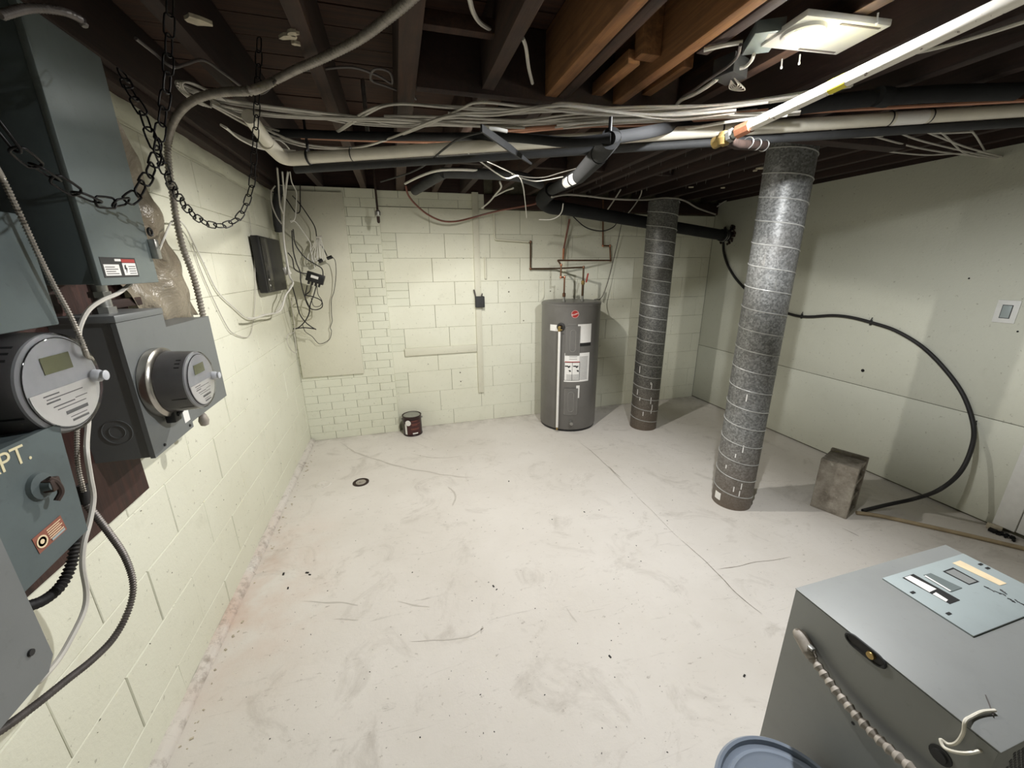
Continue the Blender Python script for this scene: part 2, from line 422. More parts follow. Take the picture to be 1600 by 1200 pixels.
# right wall: wall boards with one long seam
wr = struct('wall_right', (X1, 1, 0))
B((X1+.012, Y0, 0), (X1+.12, Y1+.1, 2.3)).build('wall_core', M['mortar'], wr)
B((X1, 1.12, .012), (X1+.012, Y1, .620), .0015).build('wall_board', M['drywall'], wr)
B((X1, Y0, .624), (X1+.012, Y1, 2.1), .0015).build('wall_board', M['drywall'], wr)
mb = MB(); random.seed(31)
for (u, v, r) in [(795, 434, .006), (795, 456, .007), (789, 487, .005), (860, 433, .004), (860, 455, .006), (818, 501, .006), (719, 582, .006), (720, 596, .006), (669, 569, .004), (786, 618, .003), (606, 484, .004), (724, 404, .004), (640, 480, .004), (575, 307, .005)]:
    mb.M = frame(on(u, v, 1, Y1-.0012), (1, 0, 0), (0, 0, 1)); mb.lathe([(r, 0), (r*.8, .0008), (0, .0006)], 9)
mb.build('chips_in_paint', M['mortar'], wb, kind='stuff')
mb = MB()
for k in range(46):
    y = random.uniform(.9, 3.5); z = random.uniform(.15, 1.75); r = random.uniform(.0008, .0018)*(.6+.35*y)
    mb.M = XFm(X0+.0014, y, z) @ Matrix.Rotation(random.uniform(0, 3), 4, 'Z') @ Matrix.Scale(random.uniform(1, 3), 4, (1, 0, 0)); mb.lathe([(r, 0), (r*.8, .0008), (0, .0006)], 7)
mb.build('chips_in_paint', M['mortar'], wl, kind='stuff')
mb = MB(); N_ = 60                                 # rough mortar bed under the left sill
for i in range(N_+1):
    y = 1.75+(Y1-1.8)*i/N_
    for j in range(4):
        z = 1.985+.026*j; mb.v.append(Vector((X0+.003+(.010 if j in (1, 2) else .002)+.008*mnoise.noise(Vector((y*11, z*30, 0))), y, z+.006*mnoise.noise(Vector((y*7, j, 4))))))
for i in range(N_):
    for j in range(3): mb.f.append((i*4+j, i*4+j+1, i*4+4+j+1, i*4+4+j)); mb.sm.append(False)
mb.build('mortar_bed', M['brick'], wl)
# nail hole and anchor
B((X1-.0005, 1, 0), (X1-.0004, 1.001, .001)).build('speck', M['dark'], wr)
h = MB(); h.M = frame(on(1348, 579, 0, X1-.001), (0, 1, 0), (0, 0, 1)); h.lathe([(.012, 0), (.011, .002), (0, .001)], 14); h.build('hole', M['dark'], wr, label='dark round hole in the wall board')
h = MB()
for (u, v) in [(1514, 435), (1590, 518)]:
    h.M = frame(on(u, v, 0, X1-.001), (0, 1, 0), (0, 0, 1)); h.lathe([(.005, 0), (0, .001)], 8)
h.build('screw_mark', M['dark'], wr)
# wall behind the camera
wf = struct('wall_front', (1, Y0, 0))
B((X0-.1, Y0-.1, 0), (X1+.1, Y0, 2.3)).build('wall_face', M['drywall'], wf)
# door trim and door on the right wall
tr = struct('trim_1', (X1, 1.07, 0))
B((X1-.022, 1.03, .03), (X1-.001, 1.118, 2.08), .002).build('casing_board', M['whitepaint'], tr)
B((X1-.012, .99, .03), (X1-.001, 1.028, 2.08), .002).build('door_stop', M['whitepaint'], tr)
dr = struct('door_1', (X1, .6, 0))
B((X1-.014, .18, .02), (X1-.001, .985, 2.05), .002).build('door_leaf', M['whitepaint'], dr)
# crumbling cove along the foot of the left wall
bl = struct('baseboard_left', (X0, 1, 0))
mb = MB(); prof = []
N = 90
for i in range(N+1):
    y = -1.2+(Y1-.06+1.2)*i/N
    k = 1+.14*mnoise.noise(Vector((y*4, 3, 0)))+  .10*mnoise.noise(Vector((y*15, 7, 1)))
    r = .034*k
    for j in range(7):
        a = PI/2*j/6
        mb.v.append(Vector((X0-.001+r*1.05*math.cos(a)+.004*mnoise.noise(Vector((y*20, j, 2))), y, r*math.sin(a)-.001)))
for i in range(N):
    for j in range(6):
        mb.f.append((i*7+j, (i+1)*7+j, (i+1)*7+j+1, i*7+j+1)); mb.sm.append(True)
mb.build('cove', M['curb'], bl)
mb = MB(); random.seed(3)
for i in range(60):
    y = random.uniform(.2, 3.5); r = random.uniform(.002, .006)
    mb.M = Matrix.Translation((X0+.05+random.uniform(-.01, .03), y, r*.3)) @ Matrix.Rotation(random.uniform(0, 6), 4, 'Z')
    mb.box((-r, -r*.6, -r*.3), (r, r*.6, r*.4))
mb.build('loose_crumbs', M['plaster'], bl, kind='stuff')

# ---- ceiling: planks, joists, sills
ce = struct('ceiling', (1.2, 1, 2.3))
y = Y0-.1; random.seed(11); i = 0
while y < Y1+.1:
    wd = random.choice((.125, .135, .14)); sp = random.uniform(.3, 3)
    for a, b in ((X0-.1, sp), (sp+.003, X1+.1)):
        MB().box((a, y+.003, 2.302+random.uniform(0, .004)), (b, y+wd-.003, 2.325)).build('plank', M['subfloor'], ce)
    y += wd
B((X0-.2, Y0-.2, 2.327), (X1+.2, Y1+.2, 2.34)).build('upper_layer', M['dark'], ce)
def joist(x, wd=.045, y0=Y0-.05, y1=Y1+.06, m='joist', z0=ZC, name='joist'):
    return B((x-wd/2, y0, z0), (x+wd/2, y1, 2.301), .003).build(name, M[m], ce)
for x in (-.80, -.50): joist(x, m='joist_dark')
joist(-.185); joist(.095, .062)
joist(.375, y1=1.78); joist(.375, y0=1.95)
joist(.615, .047, m='joist_new', y1=1.63); joist(.615, .045, y0=1.66, m='joist_dark')
joist(.663, .040, y0=.9, y1=1.9, m='joist')
joist(.893, .043, m='joist_new', y1=1.64); joist(.90, .045, y0=1.68, m='joist')
joist(.942, .040, y1=1.2, m='joist_dark')
for i, x in enumerate((1.19, 1.475, 1.61, 1.80, 2.03, 2.28, 2.55, 2.82, 3.08)): joist(x, .045, m='joist_dark' if i else 'joist')
# blocking between joists, a short sistered stub
B((.80, 1.30, 2.13), (.87, 1.345, 2.29), .003).build('blocking', M['joist_new'], ce)
B((.78, 1.345, 2.12), (.825, 1.60, 2.16), .003).build('blocking', M['joist_new'], ce)
B((1.0, 1.36, 2.14), (1.04, 1.62, 2.19), .003).build('blocking', M['joist_new'], ce)
for xa, xb, yy in ((.12, .36, 1.40), (.12, .36, 1.62), (.12, .36, 1.2)):
    B((xa, yy, 2.17), (xb, yy+.035, 2.21), .002).build('lath', M['joist'], ce)
for xa, xb in ((-.165, .065), (.40, .59), (.93, 1.165), (1.21, 1.45), (1.83, 2.0)):
    B((xa, 2.72, 2.12), (xb, 2.765, 2.29), .003).build('blocking', M['joist_dark'], ce)
B((.125, 1.60, 2.085), (1.165, 1.64, 2.30), .003).build('header_joist', M['joist_dark'], ce)
# sills
B((.80, Y1-.03, 1.985), (X1, Y1+.1, 2.098), .004).build('sill_plate', M['sill'], ce)
B((X0-.05, Y1+.0, 2.10), (.80, Y1+.1, 2.30)).build('sill_plate', M['sill'], ce)
B((X0-.1, Y0, 2.062), (X0+.055, Y1-.05, 2.099), .004).build('sill_plate', M['sill_left'], ce)
B((X0-.1, Y0, 2.10), (X0-.0, Y1, 2.30)).build('rim_board', M['sill_left'], ce)
B((X1-.0, Y0, 2.10), (X1+.1, Y1, 2.30)).build('rim_board', M['sill_left'], ce)
# short beam carried by the two ducts' corner
B((1.72, 1.55, 2.03), (2.45, 1.62, 2.099), .003).build('blocking', M['joist_dark'], ce)
# paint blotches and nails
mb = MB(); random.seed(5)
for k in range(70):
    x = random.choice((1.475, 1.61, 1.80, 2.03, 2.28, 1.19)); yy = random.uniform(1.6, 3.3); L_ = random.uniform(.012, .03)
    mb.M = Matrix(); mb.cyl((x, yy, 2.1), (x+random.uniform(-.003, .003), yy, 2.1-L_), .0011, 4)
mb.build('nail_points', M['steel'], ce, kind='stuff')
mb = MB()
for (u, v, s) in [(452, 55, .03), (462, 66, .014), (458, 50, .02), (308, 30, .035), (1190, 262, .035), (1180, 266, .02), (1080, 292, .025), (1130, 293, .02), (700, 470, .0)]:
    if s == 0: continue
    p = on(u, v, 2, 2.0985); mb.M = Matrix.Translation(p) @ Matrix.Rotation(u, 4, 'Z')
    poly = [(s*math.cos(a)*random.uniform(.5, 1.1), s*.6*math.sin(a)*random.uniform(.5, 1.1)) for a in [i*PI/5 for i in range(10)]]
    mb.prism(poly, -.006, .002)
mb.build('plaster_blob', M['plaster'], ce)

# ---- floor details
def strip(pts, w_, z=.0012, jit=.004):
    mb = MB(); pts = spline([Vector(p) for p in pts], 8); n = len(pts)
    for i, p in enumerate(pts):
        d = (pts[min(i+1, n-1)]-pts[max(0, i-1)]).normalized(); s = Vector((-d.y, d.x, 0)); q = w_*(.35+.65*abs(mnoise.noise(p*18)))*(1-abs(2*i/n-1)**4)
        o = s*jit*mnoise.noise(p*9+Vector((5, 0, 0)))*2
        mb.v += [Vector((p.x, p.y, z))+o+s*q, Vector((p.x, p.y, z))+o-s*q]
    for i in range(n-1): mb.f.append((2*i, 2*i+1, 2*i+3, 2*i+2)); mb.sm.append(False)
    return mb
F = lambda L: zp(0, L)
M['crack'] = flat('crack_shadow_dirt', srgb(128, 118, 104), .95, 0, .4, 60)
for L, wd in (([(1060, 840), (1085, 862), (1110, 885), (1140, 915), (1170, 945), (1190, 960)], .003), ([(1118, 890), (1150, 885), (1200, 876), (1235, 870)], .002),
              ([(905, 690), (935, 715), (965, 745), (985, 765)], .0025), ([(950, 728), (960, 738), (969, 746)], .004),
              ([(985, 765), (1020, 800), (1060, 840)], .0012), ([(1315, 825), (1330, 832), (1342, 838)], .003)):
    strip(F(L), wd).build('crack', M['crack'], floor)
M['scuff'] = flat('grey_scuff_on_floor', srgb(196, 190, 181), .9, 0, .08, 30)
for L, wd in (([(530, 690), (560, 708), (600, 722), (650, 734), (700, 743), (740, 745)], .014), ([(640, 708), (680, 716), (720, 713)], .008),
              ([(470, 940), (520, 942), (560, 945)], .006), ([(620, 940), (650, 944), (672, 947)], .006), ([(700, 760), (712, 775), (708, 790)], .014),
              ([(640, 1002), (680, 1001), (730, 994), (755, 980)], .005), ([(756, 978), (754, 990)], .006), ([(885, 950), (893, 962), (902, 972)], .006), ([(520, 970), (560, 968)], .004)):
    strip(F(L), wd, .0008, .008).build('scuff', M['scuff'], floor)
mb = MB(); random.seed(21)
for k in range(130):
    u = random.gauss(700, 260); v = random.uniform(700, 1180)
    if u < 300+ (1180-v)*.3 or u > 1180: continue
    p = on(u, v, 2, .001); r = random.choice((.001, .0013, .0016, .0024))*(1 if v < 900 else .7)
    mb.M = Matrix.Translation(p) @ Matrix.Rotation(u, 4, 'Z'); mb.box((-r, -r*.6, -.001), (r*random.uniform(1, 2.2), r*.6, r*.6))
for (u, v, r) in [(795, 752, .006), (1163, 1056, .006), (443, 897, .008), (480, 895, .008), (484, 898, .006), (450, 919, .006), (953, 1026, .006), (771, 916, .006), (776, 921, .004), (913, 800, .005)]:
    mb.M = Matrix.Translation(on(u, v, 2, .001)) @ Matrix.Rotation(v, 4, 'Z'); mb.box((-r, -r*.5, -.001), (r, r*.5, r*.4))
mb.build('floor_grit', M['rubber'], floor, kind='stuff')

# ================================================================== THINGS
# ---- spiral duct columns
def column(cx, cy, r, top, name, label, mat, pitch, zt=2.1, grp=None, tilt=(0, 0)):
    t = thing(name, label, 'column', (cx, cy, 0), grp)
    sh = Matrix.Identity(4); sh[0][2] = tilt[0]; sh[1][2] = tilt[1]
    L0 = Matrix.Translation((cx, cy, 0)) @ sh
    mb = MB(); mb.M = L0; n = 60; prof = []
    mb.lathe([(r, -.001)]+[(r, top*i/20) for i in range(21)], 48); mb.build('duct', mat, t)
    mb = MB(); mb.M = L0; pts = []
    turns = top/pitch; K = int(turns*36)
    for i in range(K+1):
        a = -2*PI*i/36; pts.append((( r+.0008)*math.cos(a), (r+.0008)*math.sin(a), .06+(top-.07)*i/K))
    mb.tube(pts, .0032, 5, smooth=False); mb.build('spiral_seam', M['seam'], t)
    return t, L0
c1, m1 = column(2.0, 1.775, .114, 2.095, 'duct_column', 'nearer and larger galvanised spiral-seam duct column standing on the floor', M['galv'], .118)
ang = math.atan2(-1.775, -2.0)
def patch(t, m, a, z, w_, h_, mat, nm, r):
    mb = MB(); mb.M = m
    vs = []; k = 5
    for i in range(k+1):
        q = a+(i/k-.5)*w_/r; vs += [((r+.0012)*math.cos(q), (r+.0012)*math.sin(q), z-h_/2), ((r+.0012)*math.cos(q), (r+.0012)*math.sin(q), z+h_/2)]
    mb.add(vs, [(2*i, 2*i+1, 2*i+3, 2*i+2) for i in range(k)]); return mb.build(nm, mat, t)
patch(c1, m1, ang-.75, .062, .045, .05, M['white'], 'white_patch', .114)
random.seed(9)
for k in range(7):
    patch(c1, m1, ang+random.uniform(-.7, .5), random.uniform(.12, .8), .006, random.uniform(.02, .06), M['white'], 'paint_scrape', .1142)
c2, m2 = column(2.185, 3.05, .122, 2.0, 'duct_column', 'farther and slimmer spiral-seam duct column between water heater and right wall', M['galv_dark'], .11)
ang2 = math.atan2(-3.05, -2.185)
for k in range(9):
    patch(c2, m2, ang2+random.uniform(-.8, .7), random.uniform(.15, .9), .006, random.uniform(.02, .07), M['white'], 'paint_scrape', .1222)
# ---- water heater
HX, HY, HR, HT = 1.53, 3.375, .268, 1.19
wh = thing('water_heater', 'tall grey cylindrical electric water heater against the back wall', 'water heater', (HX, HY, 0))
m = Matrix.Translation((HX, HY, 0))
mb = MB(); mb.M = m; mb.lathe([(HR-.004, .022), (HR, .03), (HR, 1.165), (HR-.004, 1.168)], 64); mb.build('jacket', M['heater'], wh)
mb = MB(); mb.M = m; mb.lathe([(HR-.02, 0), (HR-.006, .004), (HR-.006, .024), (HR-.03, .026)], 64); mb.build('base_ring', M['black'], wh)
mb = MB(); mb.M = m; mb.lathe([(HR+.003, 1.158), (HR+.004, 1.178), (HR-.01, 1.188), (HR-.05, 1.190), (0, 1.192)], 64); mb.build('top_cap', M['heater'], wh)
fa = math.atan2(-HY, -HX)                          # towards the camera
def cylm(dx_ang, z, r=HR):                         # matrix on the jacket: x along tangent, y up, z outward
    a = fa+dx_ang; o = Vector((HX+r*math.cos(a), HY+r*math.sin(a), z))
    return frame(o, (-math.sin(a), math.cos(a), 0), (0, 0, 1))
def arcp(name, mat, da, w_, z0, z1, dz=.0012, par=wh, label=None):
    mb = MB(); k = 8
    for i in range(k+1):
        q = fa+da+(i/k-.5)*w_/HR; c, s = math.cos(q), math.sin(q)
        for z in (z0, z1): mb.v.append(Vector((HX+(HR+dz)*c, HY+(HR+dz)*s, z)))
    for i in range(k): mb.f.append((2*i, 2*i+2, 2*i+3, 2*i+1)); mb.sm.append(True)
    return mb.build(name, mat, par, label=label)
# element access covers with pressed ovals
for z, nm in ((.865, 'element_cover'), (.30, 'element_cover')):
    cv = arcp(nm, M['heater'], .10, .125, z-.13, z+.13, .006)
    mb = MB(); k = []
    for i in range(29):
        a = 2*PI*i/28; x = .024*math.cos(a); y = .024*math.sin(a)+(.072 if math.sin(a) > 0 else -.072)
        q = fa+.10+x/HR; k.append((HX+(HR+.0075)*math.cos(q), HY+(HR+.0075)*math.sin(q), z+y))
    mb.tube(k, .0035, 6, smooth=False, cap=False); mb.build('pressed_oval', M['heater_cap'], cv)
    mb = MB(); k = []
    for x, y in ((-.058, -.12), (.058, -.12), (.058, .12), (-.058, .12), (-.058, -.12)):
        q = fa+.10+x/HR; k.append((HX+(HR+.0065)*math.cos(q), HY+(HR+.0065)*math.sin(q), z+y))
    mb.tube(k, .002, 5, smooth=False, cap=False); mb.build('cover_rim', M['heater_cap'], cv)
# relief valve with white pipe
va = -.30
mb = MB(); mb.M = cylm(va, .985); mb.lathe([(.036, -.002), (.036, .012), (.03, .016), (.018, .016), (.015, .004), (0, .004)], 24); mb.build('insulation_ring', M['rubber'], wh)
mb = MB(); mb.M = cylm(va, .985); mb.cyl((0, 0, .0), (0, 0, .045), .009, 12); mb.box((-.012, -.035, .028), (.012, .012, .052), .003); mb.box((.0, -.02, .05), (.03, -.012, .056)); mb.build('relief_valve', M['brass'], wh)
mb = MB(); mb.M = cylm(va, 0); mb.tube([(0, .955, .040), (0, .055, .040)], .0115, 14, smooth=False); mb.build('discharge_pipe', M['white'], wh, label='thin white discharge pipe')
mb = MB(); mb.M = cylm(va, 0); mb.tube([(0, .055, .040), (0, .03, .040)], .009, 12, smooth=False); mb.build('pipe_end', M['brass'], wh)
# labels
lb = arcp('label', M['white'], -.56, .085, .945, 1.0)
lb = arcp('label', M['white'], .50, .135, .845, 1.01)
arcp('print_block', M['ink'], .50, .135, .815, .842, .0016, lb)
mb = MB()
for i in range(9): pass
lm = arcp('rating_label', M['white'], .285, .235, .49, .755, label='large white instruction label')
arcp('red_band', M['redlabel'], .11, .135, .672, .679, .002, lm)
def bars(par, da, w_, zs, h_, mat='greyink', nm='print_line', dz=.0019):
    mb = MB(); k = 4
    for z in zs:
        n0 = len(mb.v)
        for i in range(k+1):
            q = fa+da+(i/k-.5)*w_/HR; c, s = math.cos(q), math.sin(q)
            for zz in (z, z+h_): mb.v.append(Vector((HX+(HR+dz)*c, HY+(HR+dz)*s, zz)))
        for i in range(k): mb.f.append((n0+2*i, n0+2*i+2, n0+2*i+3, n0+2*i+1)); mb.sm.append(True)
    mb.build(nm, M[mat], par)
bars(lm, .50, .085, [.51+.0115*i for i in range(19)], .004)
bars(lm, .13, .11, [.51+.011*i for i in range(5)], .004)
bars(lm, .13, .07, [.735, .72, .70], .004)
for z_ in (.503, .668): bars(lm, .11, .14, [z_], .003, 'ink', 'frame_line')
for da in (-.145, .11, .365):
    q = fa+da*1.0; mb = MB(); mb.M = cylm(da if da != .365 else .362, 0)
    mb.box((-.0015, .503, .0012), (.0015, .671, .0022)); mb.build('frame_line', M['ink'], lm)
for da in (-.03, .235):                            # the two faucet pictures
    mb = MB(); mb.M = cylm(da, .62)
    mb.box((-.026, .012, .002), (.004, .022, .003)); mb.prism([(-.004, .008), (.018, .024), (.022, .012), (.006, .0)], .002, .003)
    mb.prism([(.004, -.022), (.022, -.018), (.028, -.032), (.018, -.036)], .002, .003); mb.build('pictogram', M['ink'], lm)
arcp('label', M['white'], .33, .032, .335, .455, .0012)
# round red badge
mb = MB(); mb.M = cylm(.14, 1.098); mb.lathe([(.034, 0), (.034, .003), (0, .0035)], 32); bd = mb.build('badge', M['redlabel'], wh, label='round red maker badge')
mb = MB(); mb.M = cylm(.14, 1.098)
mb.tube([(.031*math.cos(2*PI*i/32), .031*math.sin(2*PI*i/32), .0035) for i in range(33)], .0012, 4, smooth=False, cap=False); mb.build('badge_ring', M['white'], bd)
text_mb('Rheem', .021, cylm(.14, 1.098) @ Matrix.Translation((0, 0, .004)) @ Matrix.Rotation(.35, 4, 'Z')).build('lettering', M['white'], bd)
bars(wh, .06, .07, [1.008], .004, 'heater_cap')
mb = MB(); mb.M = cylm(.13, .10); mb.lathe([(.018, 0), (.014, .01), (.012, .03), (.016, .034), (.016, .045), (0, .046)], 14); mb.build('drain_valve', M['steel'], wh)
TA = (HX-.105, HY-.075); TB = (HX+.082, HY-.06)
for (x, y), nm in ((TA, 'pipe_nipple'), (TB, 'pipe_nipple')):
    mb = MB(); mb.M = Matrix.Translation((x, y, 1.19)); mb.lathe([(.017, 0), (.017, .012), (.011, .013), (.011, .045), (0, .046)], 16); mb.build(nm, M['steel'], wh)

# ---- copper lines above the heater
WY = Y1-.03
def pix(y, L): return yp(y, L)
t = thing('hot_water_pipe', 'tarnished copper pipe stepping across the wall from upper left to the heater', 'pipe', (.9, WY, 1.7))
P = pix(WY, [(772, 334), (773, 374), (829, 378), (829, 420)])
mb = MB(); mb.tube(bend(P[:3], .02), .008, 10, smooth=False); mb.build('painted_run', M['board'], t, label='length of pipe painted wall colour')
P2 = [P[2], P[3]]
q = on(908, 420, 1, HY-.06); A = Vector((TB[0], TB[1], 1.45))
P3 = [P[2]-Vector((.02, 0, 0)), P[2], P[3], Vector((P[3].x+.25, WY-.02, P[3].z+.0)), Vector((TB[0], TB[1], P[3].z+.01)), Vector((TB[0], TB[1], 1.34))]
mb = MB(); mb.tube(bend(P3, .014), .008, 10, smooth=False); mb.build('copper_run', M['copper_dark'], t)
mb = MB()
for p in (P[2], P[3], P3[4]):
    mb = MB(); mb.M = Matrix.Translation(p); mb.lathe([(0, -.013), (.009, -.011), (.0125, 0), (.009, .011), (0, .013)], 12); mb.build('elbow', M['copper'], t)
mb = MB(); mb.M = Matrix(); mb.tube([(TB[0], TB[1], 1.34), (TB[0], TB[1], 1.232)], .011, 12, smooth=False); mb.build('flexible_sleeve', M['copper_dark'], t)
mb = MB(); mb.M = Matrix.Translation((TB[0], TB[1], 1.35)); mb.lathe([(.010, -.02), (.016, -.012), (.016, .016), (.010, .022)], 14); mb.build('shutoff_valve', M['brass'], t)
mb = MB(); mb.M = Matrix.Translation((TB[0]+.01, TB[1]-.02, 1.36)) @ Matrix.Rotation(.2, 4, 'Y'); mb.box((.006, -.006, -.005), (.018, .006, .075), .003); mb.build('valve_handle', M['red'], t, label='red lever handle')
t = thing('cold_water_pipe', 'copper pipe dropping from the joists and looping into the left top of heater', 'pipe', (1.5, WY, 1.7))
P = pix(WY, [(941, 338), (942, 384), (953, 384), (954, 407)])
E0 = Vector((TA[0]-.02, TA[1], P[3].z+.01)); 
P4 = [Vector((P[0].x, WY, 2.09))]+P[1:]+[Vector((P[3].x, WY-.01, P[3].z-.0)), Vector((TA[0]-.03, HY+.02, P[3].z+.0)), Vector((TA[0]-.035, TA[1], P[3].z-.04)), Vector((TA[0]-.035, TA[1], 1.40)), Vector((TA[0], TA[1], 1.40)), Vector((TA[0], TA[1], 1.235))]
mb = MB(); mb.tube(bend(P4, .012), .0075, 10, smooth=False); mb.build('copper_run', M['copper'], t)
mb = MB()
for p in (P4[1], P4[2], P4[3], P4[-4], P4[-3], P4[-2]):
    mb = MB(); mb.M = Matrix.Translation(p); mb.lathe([(0, -.012), (.008, -.010), (.0115, 0), (.008, .010), (0, .012)], 12); mb.build('elbow', M['copper_new'], t)
mb = MB(); mb.M = Matrix.Translation((TA[0], TA[1], 1.25)); mb.lathe([(.010, -.02), (.0145, -.015), (.0145, .012), (.009, .018)], 12); mb.build('union_nut', M['copper'], t)
t = thing('branch_pipe', 'reddish tube slanting down from the black drain to the heater pipework', 'pipe', (1.5, WY, 1.9))
Pb = [on(890, 342, 1, Y1-.12), on(881, 388, 1, Y1-.07)]; Pc = on(880, 405, 1, Y1-.05)
mb = MB(); mb.tube(Pb, .0085, 10, smooth=False); mb.build('tube', M['pex'], t)
mb = MB(); mb.tube([Pb[1], Pc], [.011, .009], 10, smooth=False); mb.build('coupling', M['copper_new'], t)
# vertical painted strap right of it
t = thing('painted_strip', 'short painted wooden strip fixed upright above the heater', 'strip', (1.58, Y1, 1.5))
a = on(883, 335, 1, Y1); b = on(889, 430, 1, Y1)
B((a.x, Y1-.014, b.z), (a.x+.036, Y1-.0015, 2.0), .001).build('strip_board', M['board'], t)
t = tag(MB().tube(yp(Y1-.05, [(893, 336), (915, 355), (940, 361), (958, 355), (965, 345)]), .005, 8).build('looped_cable', M['rubber'], origin=on(930, 360, 1, Y1-.05)), 'black cable sagging in a loop under the drain pipe by the heater', 'cable')
pts = [on(975, 330, 1, Y1-.1), on(966, 375, 1, Y1-.06), on(960, 400, 1, Y1-.05), on(950, 440, 1, Y1-.07), on(940, 465, 1, Y1-.12), Vector((HX+.22, HY-.03, 1.195))]
tag(MB().tube(pts, .0035, 6).build('heater_cable', M['cablegrey'], origin=pts[-1]), 'thin cable running down the wall to the right edge of the heater top', 'cable')
pts = [on(850, 440, 1, Y1-.004), on(850, 462, 1, Y1-.008), on(845, 471, 1, Y1-.03)]
tag(MB().tube(pts, .003, 6).build('thin_cable', M['board'], origin=pts[-1]), 'thin painted cable on the wall left of the heater top', 'cable')

# ---- black drain along the back wall
t = thing('drain_pipe', 'big black plastic drain running from the joists to the right wall', 'pipe', (1.5, Y1-.16, 1.9))
endp = Vector((X1-.0, 3.45, 1.77))
s0 = on(858, 322, 1, 3.28); 
mb = MB(); mb.tube([s0, endp], .050, 20, smooth=False); mb.build('long_run', M['abs'], t)
d = (endp-s0).normalized()
mb = MB(); mb.tube([endp-d*.10, endp-d*.04], .057, 20, smooth=False); mb.build('coupling', M['abs'], t)
for kk in (.07, .045):
    mb = MB(); mb.M = frame(endp-d*kk, d.orthogonal(), d.cross(d.orthogonal())); mb.tube([(.0585*math.cos(2*PI*i/24), .0585*math.sin(2*PI*i/24), 0) for i in range(25)], .0025, 5, smooth=False, cap=False); mb.build('clamp_ring', M['steel'], t)
e1 = on(848, 312, 1, 3.22); e2 = on(862, 297, 1, 3.05); w1 = on(905, 275, 2, 1.93); w2 = on(938, 240, 2, 1.90); w3 = on(955, 216, 2, 1.89)
mb = MB(); mb.tube([s0+d*.12, s0, e1, e2], .056, 20, n=5); mb.build('elbow', M['abs'], t)
mb = MB(); mb.tube([e2, w1, w2], .036, 18, smooth=False); mb.build('sloped_run', M['abs'], t)
mb = MB(); mb.tube([w1+(w2-w1)*.55, w2, w3], [.036]*4+[.033]*20, 18, n=4); mb.build('wye', M['abs'], t)
wd = (w1-e2).normalized()
for a_, b_, nm in ((.30, .62, 'sticker'), (.70, .92, 'sticker')):
    p0 = on(885, 288, 2, 1.97).lerp(on(917, 262, 2, 1.97), a_); p1 = on(885, 288, 2, 1.97).lerp(on(917, 262, 2, 1.97), b_)
    pa = e2.lerp(w1, .55+a_*.5); pb = e2.lerp(w1, .55+b_*.5) if b_ < 1 else w1
    mb = MB(); ax = (w1-e2).normalized(); up = -ray(900, 275).normalized(); sd = ax.cross(up).normalized(); up = sd.cross(ax).normalized()
    n0 = 6; vs = []
    for i in range(n0+1):
        an = (i/n0-.5)*1.5; o = (up*math.cos(an)+sd*math.sin(an))*.0412; vs += [pa+o*.905, pb+o*.905]
    mb.add(vs, [(2*i, 2*i+1, 2*i+3, 2*i+2) for i in range(n0)], True); mb.build(nm, M['white'], t, label='white printed sticker')
# black pipe crossing under the joists
XL = [on(395, 206, 2, 2.03), on(560, 212, 2, 2.02), on(700, 214, 2, 2.01), on(780, 214, 2, 1.985), on(840, 218, 2, 1.93)]
X = [on(880, 222, 2, 1.90), on(915, 221, 2, 1.89), w3, on(1010, 207, 2, 1.935), on(1062, 196, 2, 2.03), on(1150, 182, 2, 2.056), on(1260, 165, 2, 2.058), on(1370, 153, 2, 2.058), on(1480, 146, 2, 2.058), on(1590, 143, 2, 2.058)]
t = thing('black_pipe', 'black pipe crossing below the joists, behind the white gas pipe', 'pipe', X[3])
mb = MB(); mb.tube(X[:3], [.008]+[.021]*100, 12, n=4) if False else mb.tube(XL+X[:3], .016, 14, n=4); mb.build('narrow_run', M['abs'], t)
mb = MB(); mb.tube(X[2:6], [.019]*4+[.020]*4+[.022]*4+[.024]*20, 16, n=4); mb.build('middle_run', M['abs'], t)
mb = MB(); mb.tube(X[5:], .026, 16, n=4); mb.build('wide_run', M['abs'], t)
k = on(1372, 153, 2, 2.058); mb = MB(); mb.tube([k-Vector((.03, .012, 0)).lerp(Vector(), .3), k+Vector((.03, -.012, 0))], .031, 16, smooth=False); mb.build('coupling', M['abs'], t)
mb = MB(); k = on(953, 205, 2, 1.91); mb.tube([k, k+Vector((0, 0, .04))], .006, 8, smooth=False); mb.build('hanger', M['black'], t)
# small grey pipe at upper centre
Q = [on(648, 298, 2, 2.04), on(672, 283, 2, 2.05), on(694, 270, 2, 2.05), on(760, 272, 2, 2.04), on(812, 276, 2, 2.03), on(845, 288, 2, 2.01)]
t = thing('waste_pipe', 'dusty dark grey waste pipe bending above the red-brown tube', 'pipe', Q[2])
mb = MB(); mb.tube(Q[:3], .032, 14, n=3); mb.build('sloped_end', M['absgrey'], t)
mb = MB(); mb.tube(Q[2:], .030, 14, n=4); mb.build('level_run', M['absgrey'], t)

